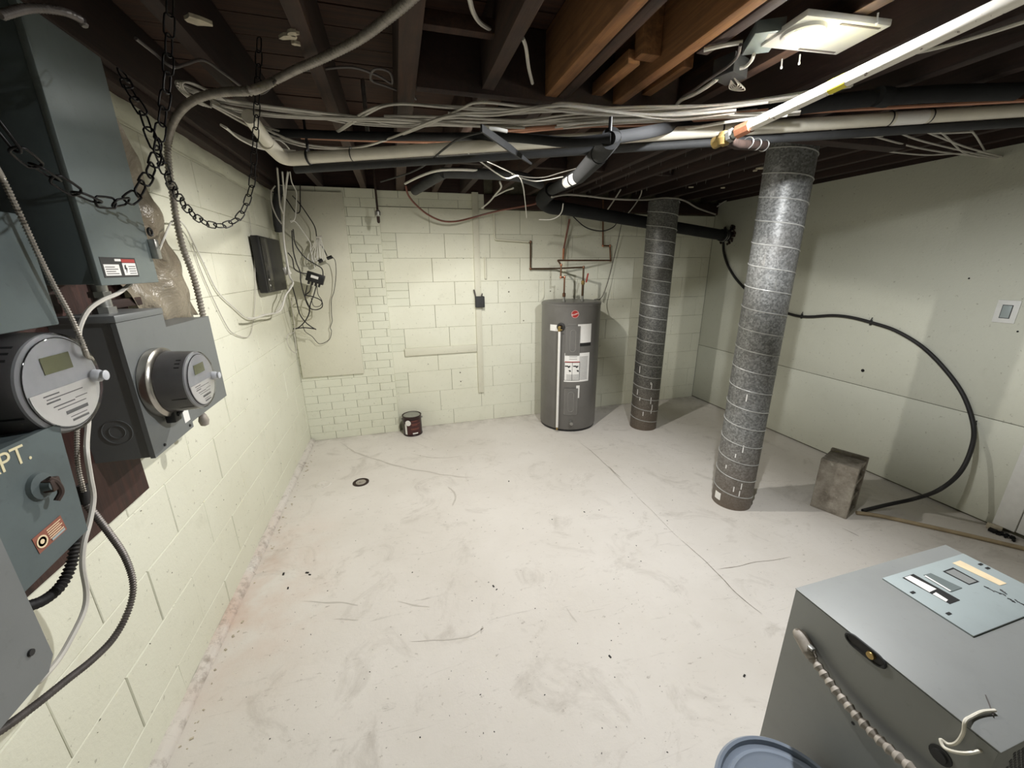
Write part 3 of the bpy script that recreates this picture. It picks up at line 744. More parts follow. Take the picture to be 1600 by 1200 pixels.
# ---- cream PVC pipe
A0 = on(447, 249, 2, 1.935); A1 = on(1600, 172, 2, 2.035); dv = (A1-A0)
A2 = A0+dv*1.15
t = thing('pvc_pipe', 'long cream plastic pipe strapped below the joists across the room', 'pipe', A0.lerp(A1, .5))
L0 = A0+Vector((-.026, -.34, .05)); 
mb = MB(); mb.tube([A0+dv.normalized()*.07, A2], .0225, 24, smooth=False); mb.build('long_run', M['pvc'], t)
eb = bend([A0+Vector((-.028, -.16, .022)), A0+Vector((-.008, 0, 0)), A0+dv.normalized()*.10], .085, 8)
mb = MB(); mb.tube(eb, .027, 24, smooth=False); mb.build('elbow', M['pvc'], t)
mb = MB(); mb.tube([L0, A0+Vector((-.024, -.13, .018))], .0225, 20, smooth=False); mb.build('side_run', M['pvc'], t)
def ring(par, p, ax, r, tr_, mat, nm):
    mb = MB(); u = ax.orthogonal().normalized(); mb.M = frame(p, u, ax.cross(u)); mb.tube([(r*math.cos(2*PI*i/24), r*math.sin(2*PI*i/24), 0) for i in range(25)], tr_, 5, smooth=False, cap=False); return mb.build(nm, mat, par)
dn = dv.normalized()
for f_, r_, tt in ((.035, .026, .005), (.10, .024, .0022), (.62, .0245, .003), (.835, .0245, .0022), (.885, .024, .002)):
    ring(t, A0+dv*f_+Vector((0, 0, .002)), dn, r_, tt, M['black'], 'strap')
mb = MB(); mb.tube([A0+dv*.84, A0+dv*.88], .0233, 20, smooth=False); mb.build('sleeve', M['white'], t)
k = A0+dv*.035; mb = MB(); mb.tube([k+Vector((0, 0, .03)), k+Vector((0, 0, .15))], .006, 6, smooth=False); mb.build('hanger', M['black'], t)
dk = Vector((0, .022, -.036))
t = thing('dark_pipe', 'slim dark pipe running straight along the underside of the cream pipe', 'pipe', A0.lerp(A1, .5)+dk)
mb = MB(); mb.tube([A0+dv*.01+dk, A2+dk], .0155, 16, smooth=False); mb.build('pipe_run', M['absgrey'], t)
# ---- white gas pipe with yellow tape and brass end
G0 = on(1172, 197, 2, 1.93); G1 = on(1620, -18, 2, 1.99)
G1 = G0+(G1-G0)*1.25
t = thing('gas_pipe', 'white-painted iron pipe slanting overhead with a patch of yellow tape', 'pipe', G0.lerp(G1, .4))
g = (G1-G0); gn = g.normalized()
mb = MB(); mb.tube([G0, G1], .0165, 18, smooth=False); mb.build('pipe_run', M['ironwhite'], t)
def frac(u):                                       # point along the pipe nearest to a photo column
    best = min(range(400), key=lambda i: abs(proj_u(G0+g*(i/400))-u)); return G0+g*(best/400)
def proj_u(p):
    c = RW.transposed() @ (p-CAM); return 800-c.x/c.z*FPX
mb = MB(); mb.tube([frac(1298), frac(1324)], .0172, 18, smooth=False); mb.build('tape', M['yellow'], t, label='patch of yellow tape')
mb = MB(); mb.tube([G0-gn*.045, G0+gn*.004], [.022, .021], 8, smooth=False); mb.build('union', M['copper_new'], t, label='bright copper-coloured union')
mb = MB(); mb.tube([G0-gn*.085, G0-gn*.045], .015, 14, smooth=False); mb.tube([G0-gn*.08, G0-gn*.065], .021, 6, smooth=False); mb.build('brass_nut', M['steel'], t)
v0 = G0-gn*.10
mb = MB(); mb.M = Matrix.Translation(v0); mb.lathe([(0, -.026), (.018, -.02), (.026, 0), (.018, .02), (0, .026)], 16); mb.tube([Vector((0, 0, 0)), -gn*.04], .02, 12, smooth=False); mb.build('valve_body', M['brass'], t)
mb = MB(); v1 = v0+Vector((.02, .02, -.01)); v2 = on(1196, 228, 2, 1.945); mb.tube([v0, v1.lerp(v2, .3), v2], .017, 14, smooth=False)
mb.build('side_stub', M['rust'], t)
for f_ in (.55, .75, .95): ring(t, v0.lerp(v2, f_), (v2-v0).normalized(), .019, .002, M['steel'], 'thread_ring')

# ---- hanging drop pipe with valve at the back
t = thing('drop_pipe', 'thin iron pipe hanging from the joists ending in a small valve above the bricks', 'pipe', (-.085, 3.4, 2.1))
a = on(590, 330, 1, 3.4); x_ = a.x
mb = MB(); mb.tube([(x_, 3.4, 2.28), (x_, 3.4, a.z)], .008, 10, smooth=False); mb.build('pipe_run', M['rust'], t)
mb = MB(); mb.M = Matrix.Translation((x_, 3.4, a.z-.01)); mb.lathe([(.009, -.03), (.02, -.02), (.022, .005), (.01, .02)], 10); mb.build('valve_body', M['steel'], t)
mb = MB(); mb.M = Matrix.Translation((x_, 3.4, a.z-.05)); mb.lathe([(.006, -.035), (.011, -.025), (.012, .02), (.009, .02)], 10); mb.build('spout', M['rust'], t)
t = thing('short_pipe', 'short galvanised pipe with an elbow dropping between two joists', 'pipe', (-.1, 2.0, 2.2))
a = on(566, 122, 1, 2.0); b = on(580, 215, 1, 2.0)
mb = MB(); mb.tube(bend([(a.x-.0, 2.0+.06, 2.24), (a.x, 2.0, 2.24), (a.x, 2.0, b.z)], .02), .0085, 10, smooth=False); mb.build('pipe_run', M['steel'], t)

# ---- wall strips, switch box on the back wall
t = thing('painted_batten', 'tall pale painted batten running down the back wall through a small dark box', 'batten', (.73, Y1, 1))
B((.690, Y1-.020, .30), (.745, Y1-.0005, 2.11), .002).build('upright_board', M['board'], t)
t = thing('painted_batten', 'short level painted batten low on the back wall above the tin', 'batten', (.35, Y1, .74))
B((.02, Y1-.020, .715), (.688, Y1-.0005, .785), .002).build('level_board', M['board'], t)
t = thing('junction_box', 'small dark metal box fixed on the tall painted batten', 'box', (.725, Y1-.02, 1.2))
B((.683, Y1-.062, 1.135), (.768, Y1-.0205, 1.235), .005).build('box_body', M['absgrey'], t)
B((.687, Y1-.066, 1.142), (.764, Y1-.062, 1.228), .001).build('cover', M['absgrey'], t)
mb = MB(); mb.tube([(.69, Y1-.03, 1.23), (.683, Y1-.032, 1.27), (.675, Y1-.03, 1.295)], .007, 8); mb.tube([(.745, Y1-.04, 1.235), (.75, Y1-.045, 1.26)], .006, 8); mb.build('cable_clamp', M['cablegrey'], t)
t = thing('conduit_stub', 'short painted conduit stub beside the tall batten', 'conduit', (.78, Y1, 1.5))
a = on(756, 402, 1, Y1); b = on(758, 425, 1, Y1)
mb = MB(); mb.tube([(a.x+.01, Y1-.012, a.z), (a.x+.01, Y1-.012, b.z-.06)], .011, 10, smooth=False); mb.build('stub', M['board'], t)
# painted board on the pilaster
t = thing('painted_plywood', 'large cream painted plywood sheet on the brickwork in the left corner', 'board', (-.59, 3.6, 1.3))
B((-.838, Y1-.068, .597), (-.345, Y1-.0485, 2.06), .0015).build('sheet', M['board'], t)
# ---- tin
t = thing('paint_tin', 'small dark maroon paint tin on the floor at the foot of back wall', 'tin', (.03, 3.53, 0))
mb = MB(); mb.M = Matrix.Translation((.03, 3.53, 0)); R_ = .088
mb.lathe([(R_-.004, 0), (R_, .003), (R_, .008), (R_-.003, .011), (R_-.003, .178), (R_, .181), (R_, .188), (R_-.006, .190), (R_-.008, .184), (R_-.018, .183), (R_-.02, .187)], 40); mb.build('can_body', M['tin'], t)
mb = MB(); mb.M = Matrix.Translation((.03, 3.53, 0)); mb.lathe([(R_-.012, .185), (R_-.02, .189), (R_-.035, .188)], 32); mb.build('lid_rim', M['steel'], t)
mb = MB(); mb.M = Matrix.Translation((.03, 3.53, 0)); mb.lathe([(R_-.033, .186), (R_-.034, .181), (0, .181)], 32); mb.build('lid', M['tin'], t)
ca = math.atan2(-3.53, -.03)
def tinpatch(da, w_, z0, z1, mat, nm, dz=.001, lab=None):
    mb = MB(); k = 10; vs = []
    for i in range(k+1):
        q = ca+da+(i/k-.5)*w_/R_; vs += [(.03+(R_-.002+dz)*math.cos(q), 3.53+(R_-.002+dz)*math.sin(q), z) for z in (z0, z1)]
    mb.add(vs, [(2*i, 2*i+2, 2*i+3, 2*i+1) for i in range(k)], True); return mb.build(nm, mat, t, label=lab)
tinpatch(.1, .14, .02, .155, M['tin_label'], 'paper_label')
for k, (z, w_) in enumerate(((.148, .06), (.118, .12), (.108, .05), (.075, .08), (.066, .07))): tinpatch(.25, w_, z, z+.004, M['copperlabel'], 'print_line', .0018)
tinpatch(.25, .05, .024, .036, M['white'], 'print_block', .0018)
tinpatch(-.75, .022, .02, .12, M['white'], 'side_stripe', .0018)
mb = MB(); a = ca-.42; mb.M = frame((.03+(R_+.001)*math.cos(a), 3.53+(R_+.001)*math.sin(a), .135), (-math.sin(a), math.cos(a), 0), (0, 0, 1)); mb.lathe([(.026, 0), (.026, .004), (0, .006)], 24); mb.build('round_sticker', M['white'], t)
mb = MB()
for s in (-1, 1):
    mb.M = Matrix.Translation((.03+s*(R_+.002), 3.53, .155)); mb.lathe([(0, -.01), (.008, -.006), (.01, 0), (.008, .006), (0, .01)], 10)
mb.build('handle_ear', M['steel'], t)

# ---- floor drain and painted-over cap
p = on(564, 754, 2, 0)
t = thing('floor_drain', 'small dark round drain cover set in the floor near left corner', 'drain', (p.x, p.y, 0))
mb = MB(); mb.M = Matrix.Translation((p.x, p.y, 0)); mb.lathe([(.055, 0), (.056, .005), (.046, .007), (.043, .003), (.038, .003)], 32); mb.build('outer_ring', M['rust'], t)
mb = MB(); mb.M = Matrix.Translation((p.x, p.y, 0)); mb.lathe([(.037, .0015), (.034, .006), (.02, .007), (.016, .004), (.012, .004), (.01, .009), (0, .01)], 32); mb.build('cover', M['cinder'], t)
p = on(505, 757, 2, 0)
t = thing('cleanout_cap', 'round capped cleanout painted over the same as the floor', 'cap', (p.x, p.y, 0))
mb = MB(); mb.M = Matrix.Translation((p.x, p.y, 0)); mb.lathe([(.055, 0), (.052, .003), (.044, .004), (.04, .002), (.012, .002), (.01, .006), (0, .006)], 32); mb.build('cap_disc', M['floor'], t)

# ---- cinder block
U = Vector((.365, -.931, 0)).normalized(); V_ = Vector((-U.y, U.x, 0)); o = Vector((2.441, 1.586, 0))
if V_.dot(Vector((1, .4, 0))) < 0: V_ = -V_
t = thing('cinder_block', 'rough grey concrete block standing on end beside the right wall', 'block', (2.57, 1.58, 0))
# local: x along U (width .19), y along V (depth .19), z up .39; cores open on the +x face and run through x
mb = MB(); mb.M = Matrix((U, V_, Vector((0, 0, 1)))).transposed().to_4x4(); mb.M.translation = o
W_, D_, H_ = .186, .212, .352
def hexa(lo, hi): mb.box(lo, hi, .004)
hexa((0, 0, 0), (W_, .034, H_-.012)); hexa((0, D_-.034, .0), (W_, D_, H_))
for z0, z1 in ((0.0, .024), (.105, .130), (.212, .237), (.312, .337)): hexa((.0, .028, z0), (W_-.004, D_-.028, z1))
hexa((.0, .028, 0), (.02, D_-.028, .33))
mb.build('block_body', M['cinder'], t)

# ---- black cable on the right wall, tan hose on the floor
RX = X1-.012
cpts = xp(RX, [(1130, 376), (1131, 395), (1140, 420), (1160, 447), (1195, 475), (1235, 491), (1262, 495), (1300, 493), (1330, 496), (1365, 505), (1400, 517), (1440, 541), (1475, 575), (1505, 617)])
cpts += [on(1521, 665, 0, RX-.02), on(1518, 700, 0, RX-.10), on(1500, 738, 0, RX-.19), on(1468, 765, 0, RX-.30), on(1430, 779, 2, .10), on(1385, 789, 2, .04), on(1348, 798, 2, .012)]
t = thing('heavy_cable', 'heavy black cable looping down the right wall to the concrete block', 'cable', cpts[8])
mb = MB(); mb.tube(cpts, .0115, 10); mb.build('cable_run', M['rubber'], t)
for (u, v) in ((1252, 494), (1360, 504), (1522, 666)):
    p = on(u, v, 0, RX); mb = MB(); mb.M = Matrix.Translation(p); mb.box((-.003, -.005, -.02), (.011, .005, .02), .002); mb.tube([(.0, 0, .02), (.008, 0, .035)], .003, 5, smooth=False); mb.build('cable_clip', M['absgrey'], t)
hp = zp(.012, [(1338, 801), (1375, 806), (1440, 820), (1520, 838), (1600, 857), (1680, 876)])
tag(MB().tube(hp, .0115, 10).build('tan_hose', M['tan'], origin=hp[2]), 'tan hose lying on the floor from the concrete block towards the right', 'hose')
# dark crust round the hole of the drain
t = thing('wall_seal', 'rough dark crust around the drain hole in the right wall corner', 'seal', (X1, 3.45, 1.77))
mb = MB(); random.seed(2)
for k in range(26):
    a = random.uniform(0, 2*PI); r = random.uniform(.06, .095); s = random.uniform(.008, .02)
    mb.M = Matrix.Translation((X1-.006, 3.45+r*math.cos(a), 1.77+r*math.sin(a))) @ Matrix.Rotation(a, 4, 'X'); mb.box((-.008, -s, -s*.6), (.006, s, s*.7), .002)
mb.build('crust', M['rust'], t)
# switch plate
p = on(1573, 487, 0, X1)
t = thing('switch_plate', 'white blank cover plate with a small rectangle high on the right wall', 'switch', (X1, p.y, p.z))
B((X1-.006, p.y-.045, p.z-.062), (X1-.0005, p.y+.045, p.z+.062), .002).build('plate', M['whitepaint'], t)
B((X1-.009, p.y-.018, p.z-.034), (X1-.006, p.y+.018, p.z+.034), .001).build('rocker', M['plate'], t)
B((X1-.0062, p.y-.021, p.z-.037), (X1-.0058, p.y+.021, p.z+.037)).build('rocker_gap', M['ink'], t)
# rubbish at the foot of the door casing
t = thing('door_rubble', 'dark broken bits at the foot of the white door casing', 'rubble', (X1-.04, 1.08, 0))
mb = MB(); random.seed(4)
for k in range(14):
    s = random.uniform(.006, .016); mb.M = Matrix.Translation((X1-.03-random.uniform(0, .05), 1.0+random.uniform(0, .11), s*.7)) @ Matrix.Rotation(random.uniform(0, 6), 4, 'Z') @ Matrix.Rotation(random.uniform(0, 1), 4, 'X'); mb.box((-s, -s*.7, -s*.5), (s, s*.7, s*.6), .001)
mb.build('fragments', M['dark'], t)
mb = MB(); mb.M = Matrix.Translation((X1-.035, 1.10, .018)) @ Matrix.Rotation(.3, 4, 'Z'); mb.box((-.012, -.03, -.017), (.012, .03, .014), .003); mb.build('wood_chunk', M['plaster'], t)

# ---- electrical gear on the left wall
t = thing('backboard', 'dark red-brown plywood backboard behind the electrical boxes', 'board', (X0, .9, 1.4))
B((X0+.0025, -.3, .806), (X0+.020, 1.425, 1.99), .002).build('sheet', M['backboard'], t)
BX = X0+.0205
t = thing('timber_scrap', 'dark timber piece fixed upright right of the grey panel box', 'timber', (X0, 1.6, 1.7))
B((X0+.002, 1.43, 1.33), (X0+.03, 1.56, 2.05), .003).build('board_piece', M['backboard'], t)
B((X0+.002, 1.60, 1.62), (X0+.022, 1.75, 2.04), .003).build('board_piece', M['sill_left'], t)
B((X0+.031, 1.45, 1.385), (X0+.05, 1.60, 1.41), .002).build('ledge', M['sill_left'], t)
# tall panel box
t = thing('breaker_panel', 'tall grey panel box with a black and white label near its lower edge', 'panel', (BX, 1.2, 1.46))
PX = -.62; py0, py1, pz0, pz1 = 1.10, 1.320, 1.465, 1.97
B((BX, py0, pz0), (PX-.014, py1, pz1), .002).build('box_body', M['panel_dirty'], t)
fr = B((PX-.014, py0-.003, pz0-.003), (PX, py1+.003, pz1+.003), .0025).build('front_door', M['panel'], t)
def XF(x, y, z): return frame((x, y, z), (0, 1, 0), (0, 0, 1))     # facing +x: local x -> +y, local y -> up
q0 = on(152, 402, 0, PX); q1 = on(216, 433, 0, PX)
lc = XF(PX+.0003, (q0.y+q1.y)/2+.004, (q0.z+q1.z)/2+.001); lw, lh = abs(q1.y-q0.y)/2, abs(q0.z-q1.z)/2
def fb(m4, x0, y0, x1, y1, z, mat, nm, par, label=None):
    mb = MB(); mb.M = m4; mb.box((x0, y0, z), (x1, y1, z+.0006)); return mb.build(nm, mat, par, label=label)
lab = fb(lc, -lw, -lh, lw, lh, 0, M['ink'], 'label', t, 'black label with white and red fields')
fb(lc, -lw*.92, -lh*.8, -.08*lw, .3*lh, .0007, M['white'], 'label_field', lab); fb(lc, .12*lw, -lh*.8, .92*lw, .45*lh, .0007, M['white'], 'label_field', lab)
fb(lc, .12*lw, .5*lh, .92*lw, .85*lh, .0007, M['redlabel'], 'label_field', lab)
fb(lc, -.25*lw, .62*lh, .1*lw, .85*lh, .0007, M['white'], 'label_field', lab)
mb = MB(); mb.M = lc
for i in range(4): mb.box((-lw*.86, -lh*.65+i*lh*.22, .0014), (-lw*(.2+.15*(i % 2)), -lh*.58+i*lh*.22, .0018)); mb.box((.45*lw, -lh*.65+i*lh*.24, .0014), (.86*lw, -lh*.58+i*lh*.24, .0018))
mb.prism([(.22*lw, .2*lh), (.3*lw, .3*lh), (.3*lw, -.05*lh), (.36*lw, -.05*lh), (.26*lw, -.6*lh), (.27*lw, -.2*lh), (.2*lw, -.2*lh)], .0014, .0018)
mb.build('print', M['ink'], lab)
q = on(236, 385, 0, PX)
mb = MB(); mb.M = XF(PX, q.y, q.z); mb.box((-.011, -.032, 0), (.009, .018, .016), .003); mb.build('latch', M['steel'], t)
mb = MB(); mb.M = XF(PX, q.y, q.z+.036); mb.tube([(.009*math.cos(a), .009*math.sin(a), .006) for a in [i*PI/8 for i in range(17)]], .003, 6, smooth=False); mb.build('padlock_eye', M['black'], t)
# small conduit coupling between panel and meter box
t = thing('conduit_coupling', 'short shiny steel conduit coupling on top of the meter socket', 'conduit', (-.77, 1.33, 1.4))
mb = MB(); mb.tube([(-.765, 1.335, 1.381), (-.765, 1.335, 1.464)], .019, 16, smooth=False); mb.tube([(-.765, 1.335, 1.382), (-.765, 1.335, 1.40)], .026, 8, smooth=False); mb.tube([(-.765, 1.335, 1.425), (-.765, 1.335, 1.44)], .024, 8, smooth=False); mb.build('coupling_body', M['steel'], t)
# meter socket A (L shaped)
SX = -.70
t = thing('meter_socket', 'grey stepped meter box carrying the right-hand electric meter', 'meter box', (BX, 1.45, 1.0))
ya, ybb, yc = 1.25, 1.465, 1.765
za, zb_, zc = .985, 1.380, 1.322
poly = [(ya, za), (ybb+.01, za+.004), (ybb+.01, za+.022), (yc, za+.022), (yc, zc), (ybb, zc), (ybb, zb_), (ya, zb_)]
def sideprism(poly, x0, x1):
    mb = MB(); n = len(poly); mb.add([(x0, y, z) for y, z in poly]+[(x1, y, z) for y, z in poly], [tuple(range(n)), tuple(range(2*n-1, n-1, -1))]+[(i, n+i, n+(i+1) % n, (i+1) % n) for i in range(n)]); return mb
sideprism(poly, BX, SX-.012).build('box_body', M['socket'], t)
poly2 = [(ya-.003, za-.003), (ybb+.012, za+.001), (ybb+.012, za+.019), (yc+.003, za+.019), (yc+.003, zc+.002), (ybb+.003, zc+.002), (ybb+.003, zb_-.016), (ya-.003, zb_-.016)]
sideprism(poly2, SX-.012, SX).build('front_cover', M['socket'], t)
B((BX+.01, ya-.005, zb_-.015), (SX+.002, ybb+.004, zb_+.003), .002).build('top_flange', M['socket'], t)
for (y, z) in ((ya+.05, za+.014), (ybb-.01, za+.014)):
    mb = MB(); mb.M = XF(SX, y, z); mb.lathe([(.005, 0), (.004, .003), (0, .003)], 8); mb.build('screw', M['ink'], t)
q = on(290, 646, 0, SX); fb(XF(SX+.0002, q.y, q.z), -.017, -.028, .017, .03, 0, M['white'], 'sticker', t)
mb = MB(); mb.M = frame(((BX+SX)/2, ya-.0004, 1.07), (1, 0, 0), (0, 0, 1)); [mb.tube([(rr_*math.cos(2*PI*i/32), rr_*math.sin(2*PI*i/32), .0002) for i in range(33)], .0009, 4, smooth=False, cap=False) for rr_ in (.034, .018)]; mb.build('knockout', M['socket'], t)
def meter(y, z, xb, xf, r, label, par_label):
    t = thing('electric_meter', label, 'meter', (xb, y, z))
    m4 = XF(xb, y, z); L_ = xf-xb
    mb = MB(); mb.M = m4; mb.lathe([(r+.012, 0), (r+.014, .004), (r+.014, .022), (r+.006, .026), (r+.004, .03)], 48); mb.build('collar_ring', M['meter_ring'], t)
    mb = MB(); mb.M = m4; mb.lathe([(r-.002, .02), (r-.003, .05), (r-.006, L_-.018), (r-.008, L_-.010)], 48); mb.build('body', M['meter_body'], t)
    mb = MB(); mb.M = m4; mb.lathe([(r-.0075, L_-.020), (r-.0085, L_-.006), (r-.014, L_-.001), (0, L_)], 48); fc = mb.build('face', M['meter_face'], t)
    mb = MB(); mb.M = m4; mb.lathe([(r+.0045, .028), (r+.002, .04), (r-.001, L_-.012), (r-.004, L_+.002), (r-.012, L_+.008), (0, L_+.010)], 48); mb.build('glass_cover', M['glass'], t)
    g = m4 @ Matrix.Translation((0, 0, L_+.0004)); s = r/.09
    fb(g, -.034*s, .022*s, .026*s, .050*s, 0, M['lcd'], 'display', fc)
    # lower half of the face is a printed white card
    mb = MB(); mb.M = g; k = 20; R1 = r-.016
    mb.prism([(-R1*math.cos(PI*i/k), -.004-R1*.96*math.sin(PI*i/k)) for i in range(k+1)], .0, .0006); cd_ = mb.build('printed_card', M['white'], fc)
    mb = MB(); mb.M = g
    for x0, x1, y_, h_ in ((-.052, -.02, -.012, .002), (-.048, .03, -.018, .0016), (-.05, -.022, -.024, .0026), (-.04, .006, -.033, .002), (-.034, .03, -.039, .0016), (.008, .036, -.030, .0014), (-.02, .03, -.052, .006), (-.014, .024, -.059, .0014), (-.012, .026, -.067, .004)):
        mb.box((x0*s, y_*s, .0007), (x1*s, (y_+h_)*s, .0011))
    mb.build('print', M['greyink'], cd_)
    mb = MB(); mb.M = g; mb.tube([((r-.0125)*math.cos(a), (r-.0125)*math.sin(a), -.001) for a in [2*PI*i/48 for i in range(49)]], .0009, 4, smooth=False, cap=False); mb.build('face_line', M['ink'], fc)
    mb = MB(); mb.M = m4 @ Matrix.Translation((.062*s, -.004*s, L_+.006)); mb.lathe([(.013, 0), (.012, .010), (.009, .014), (.010, .020), (.006, .022), (0, .022)], 16); mb.build('optical_port', M['meter_face'], t)
    mb = MB()
    for i in range(3):                              # vent slots cut near the front edge
        a = math.radians(122+i*9); mb.M = m4 @ Matrix.Rotation(a, 4, 'Z') @ Matrix.Translation((r-.0065, 0, L_-.03)); mb.box((-.0004, -.0022, -.014), (.0013, .0022, .012))
    for a_, l_ in ((205, .045), (232, .05)):
        mb.M = m4 @ Matrix.Rotation(math.radians(a_), 4, 'Z') @ Matrix.Translation((r-.0048, 0, L_-.03)); mb.box((-.0004, -.0016, -l_*.6), (.001, .0016, l_*.4))
    mb.build('vent_slots', M['ink'], t)
    return t, m4
mA, m4 = meter(1.352, 1.176, SX+.001, -.592, .088, 'round electric meter on the stepped grey box, right of the two', '')
mb = MB(); mb.M = m4 @ Matrix.Translation((-.012, -.10, .01)); mb.box((-.018, -.02, -.004), (.02, .014, .022), .004); mb.tube([(.0, .0, .02), (.018, .012, .028), (.02, .02, .03)], .007, 8); mb.build('locking_clamp', M['black'], mA)
mB, _ = meter(.886, 1.298, -.735, -.600, .094, 'larger electric meter at the left edge above the painted lettering', '')
t = thing('meter_socket', 'shadowed grey box behind the left-hand electric meter', 'meter box', (BX, .86, 1.2))
B((BX, .70, 1.255), (-.7352, .97, 1.39), .003).build('box_body', M['panel_dirty'], t)
# upper-left small box
t = thing('splice_box', 'flat grey box at the left edge above the larger meter', 'box', (BX, .8, 1.4))
B((BX, .52, 1.402), (-.612, .92, 1.585), .003).build('box_body', M['panel_dirty'], t)
B((-.612, .518, 1.400), (-.600, .922, 1.587), .003).build('cover', M['panel_dirty'], t)
# APT disconnect
t = thing('disconnect_switch', 'grey switch box painted with the letters PT. and a red-brown rating plate', 'switch box', (BX, .75, 1.02))
sideprism([(.682, 1.017), (.822, 1.028), (.842, 1.232), (.682, 1.232)], BX, -.612).build('box_body', M['panel_dirty'], t)
sideprism([(.680, 1.014), (.826, 1.026), (.846, 1.235), (.680, 1.235)], -.612, -.600).build('cover', M['panel_dirty'], t)
q = on(14, 720, 0, -.6)
text_mb('APT.', .042, XF(-.5996, q.y-.004, q.z) @ Matrix.Rotation(-.02, 4, 'Z'), .0004).build('painted_letters', M['creamink'], t, label='cream hand-painted letters')
q = on(60, 760, 0, -.6)
mb = MB(); mb.M = XF(-.6, q.y, q.z); mb.lathe([(.024, 0), (.022, .006), (.010, .008), (.009, .02), (0, .021)], 18); mb.build('handle_boss', M['panel_dirty'], t)
mb = MB(); mb.M = XF(-.6, q.y, q.z); mb.tube([(0, .012, .016), (.006, 0, .020), (.008, -.018, .020), (.000, -.030, .016)], [.0045]*19, 8); mb.box((-.006, -.012, .006), (.014, .010, .022), .003); mb.build('switch_handle', M['rust'], t, label='dark worn switch handle')
qa = on(72, 840, 0, -.6); sz = (.030, .015)
lc = XF(-.5997, qa.y+.008, qa.z+.001) @ Matrix.Rotation(.08, 4, 'Z')
lab = fb(lc, -sz[0], -sz[1], sz[0], sz[1], 0, M['copperlabel'], 'rating_plate', t, 'red-brown metal rating plate')
mb = MB(); mb.M = lc; mb.lathe([(.011, .0007), (.011, .0015), (.0085, .0015), (.0085, .0007)], 20); mb.M = lc @ Matrix.Translation((-.018, 0, 0)); mb.v = []; mb.f = []; mb.sm = []; mb.lathe([(.0105, .0008), (.0105, .0016), (.008, .0016), (.008, .0008)], 20); mb.lathe([(.004, .0008), (.004, .0016), (0, .0016)], 12); mb.build('emblem', M['peach'], lab)
mb = MB(); mb.M = lc
for i in range(5): mb.box((-.004, .009-i*.004, .0008), (.026-.004*(i % 2), .0104-i*.004, .0013))
mb.build('print', M['peach'], lab)
fb(lc, -.002, -.0125, .026, -.0085, .0008, M['plate'], 'plate_field', lab)
# lower left box
t = thing('switch_box', 'plain grey box at the left edge, lowest on the wall', 'box', (BX, .5, .88))
sideprism([(.20, .884), (.655, .884), (.668, .90), (.668, 1.36), (.20, 1.36)], BX, -.597).build('box_body', M['socket'], t)
sideprism([(.198, .880), (.655, .880), (.671, .898), (.671, 1.363), (.198, 1.363)], -.597, -.588).build('cover', M['socket'], t)
q = on(47, 1020, 0, -.588); mb = MB(); mb.M = XF(-.588, q.y, q.z); mb.lathe([(.0055, 0), (.005, .003), (0, .003)], 10); mb.build('screw', M['ink'], t)
# orange-brown plug under socket A
t = thing('seal_bulb', 'small rounded brownish insulator hanging below the meter socket', 'insulator', (-.74, 1.66, .99))
q = on(318, 655, 0, -.735)
mb = MB(); mb.M = Matrix.Translation((-.735, q.y, q.z)); mb.lathe([(0, -.028), (.013, -.022), (.017, -.005), (.012, .016), (.006, .026), (0, .028)], 16); mb.build('bulb', M['armor_dust'], t)
mb = MB(); mb.tube([(-.735, q.y, q.z+.02), (-.735, q.y+.005, q.z+.045), (-.74, q.y+.02, q.z+.05)], .004, 6); mb.build('wire_hook', M['ink'], t)

# ---- plastic sheet behind the conduit
t = thing('plastic_sheet', 'crumpled smoky brown plastic sheet hanging behind the grey panel box', 'sheet', (X0, 1.7, 1.7))
mb = MB(); nu, nv = 26, 34
for j in range(nv+1):
    v = j/nv
    yl = 1.36+.0*v+.28*max(0, (v-.55)/.45); yr = 1.50+.48*v**.8; z = 1.97-.66*v
    for i in range(nu+1):
        u = i/nu; y = yl+(yr-yl)*u
        x = -.775+.05*math.sin(u*7+v*4)*(.3+.7*(1-v))+.05*mnoise.noise(Vector((u*4, v*5, 3)))-.03*v
        mb.v.append(Vector((max(x, X0+.01+.0), y, z+.02*mnoise.noise(Vector((u*5, v*3, 9))))))
for j in range(nv):
    for i in range(nu): mb.f.append((j*(nu+1)+i, j*(nu+1)+i+1, (j+1)*(nu+1)+i+1, (j+1)*(nu+1)+i)); mb.sm.append(True)
o = mb.build('film', M['sheet'], t); md = o.modifiers.new('s', 'SOLIDIFY'); md.thickness = .001

# ---- conduits and cables on the left
def cable(name, label, pts, r, mat, cat='cable', group=None, ribs=None, seg=7):
    o = MB().tube(pts, r, seg, ribs=ribs).build(name, M[mat], origin=pts[len(pts)//2]); return tag(o, label, cat, group)
LWX = X0+.03
a = xp(-.765, [(318, 498), (312, 470), (305, 442), (298, 420), (285, 385), (276, 345), (270, 305), (264, 265), (262, 232)])
a += [far(266, 205, 2.05), far(277, 180, 1.95), far(297, 160, 1.85), far(325, 148, 1.75), far(360, 143, 1.66), far(395, 141, 1.58)]
a += zp(2.07, [(425, 128), (460, 110), (510, 88), (560, 62), (600, 33), (640, 0), (680, -40)])
cable('flexible_conduit', 'long ribbed metal conduit sweeping from left wall up across the joists', a, .0125, 'armor', 'conduit', ribs=.0125, seg=12)
a = [far(-30, 225, .95)]+xp(-.585, [(0, 272), (20, 312), (38, 350), (60, 398), (85, 448), (108, 490), (124, 525), (134, 552)])+xp(-.66, [(140, 580), (133, 620), (122, 660)])+xp(-.66, [(120, 690), (122, 730), (131, 768)])
cable('armoured_cable', 'thin ribbed armoured cable passing down beside the larger meter', a, .0048, 'armor', ribs=.005, seg=8)
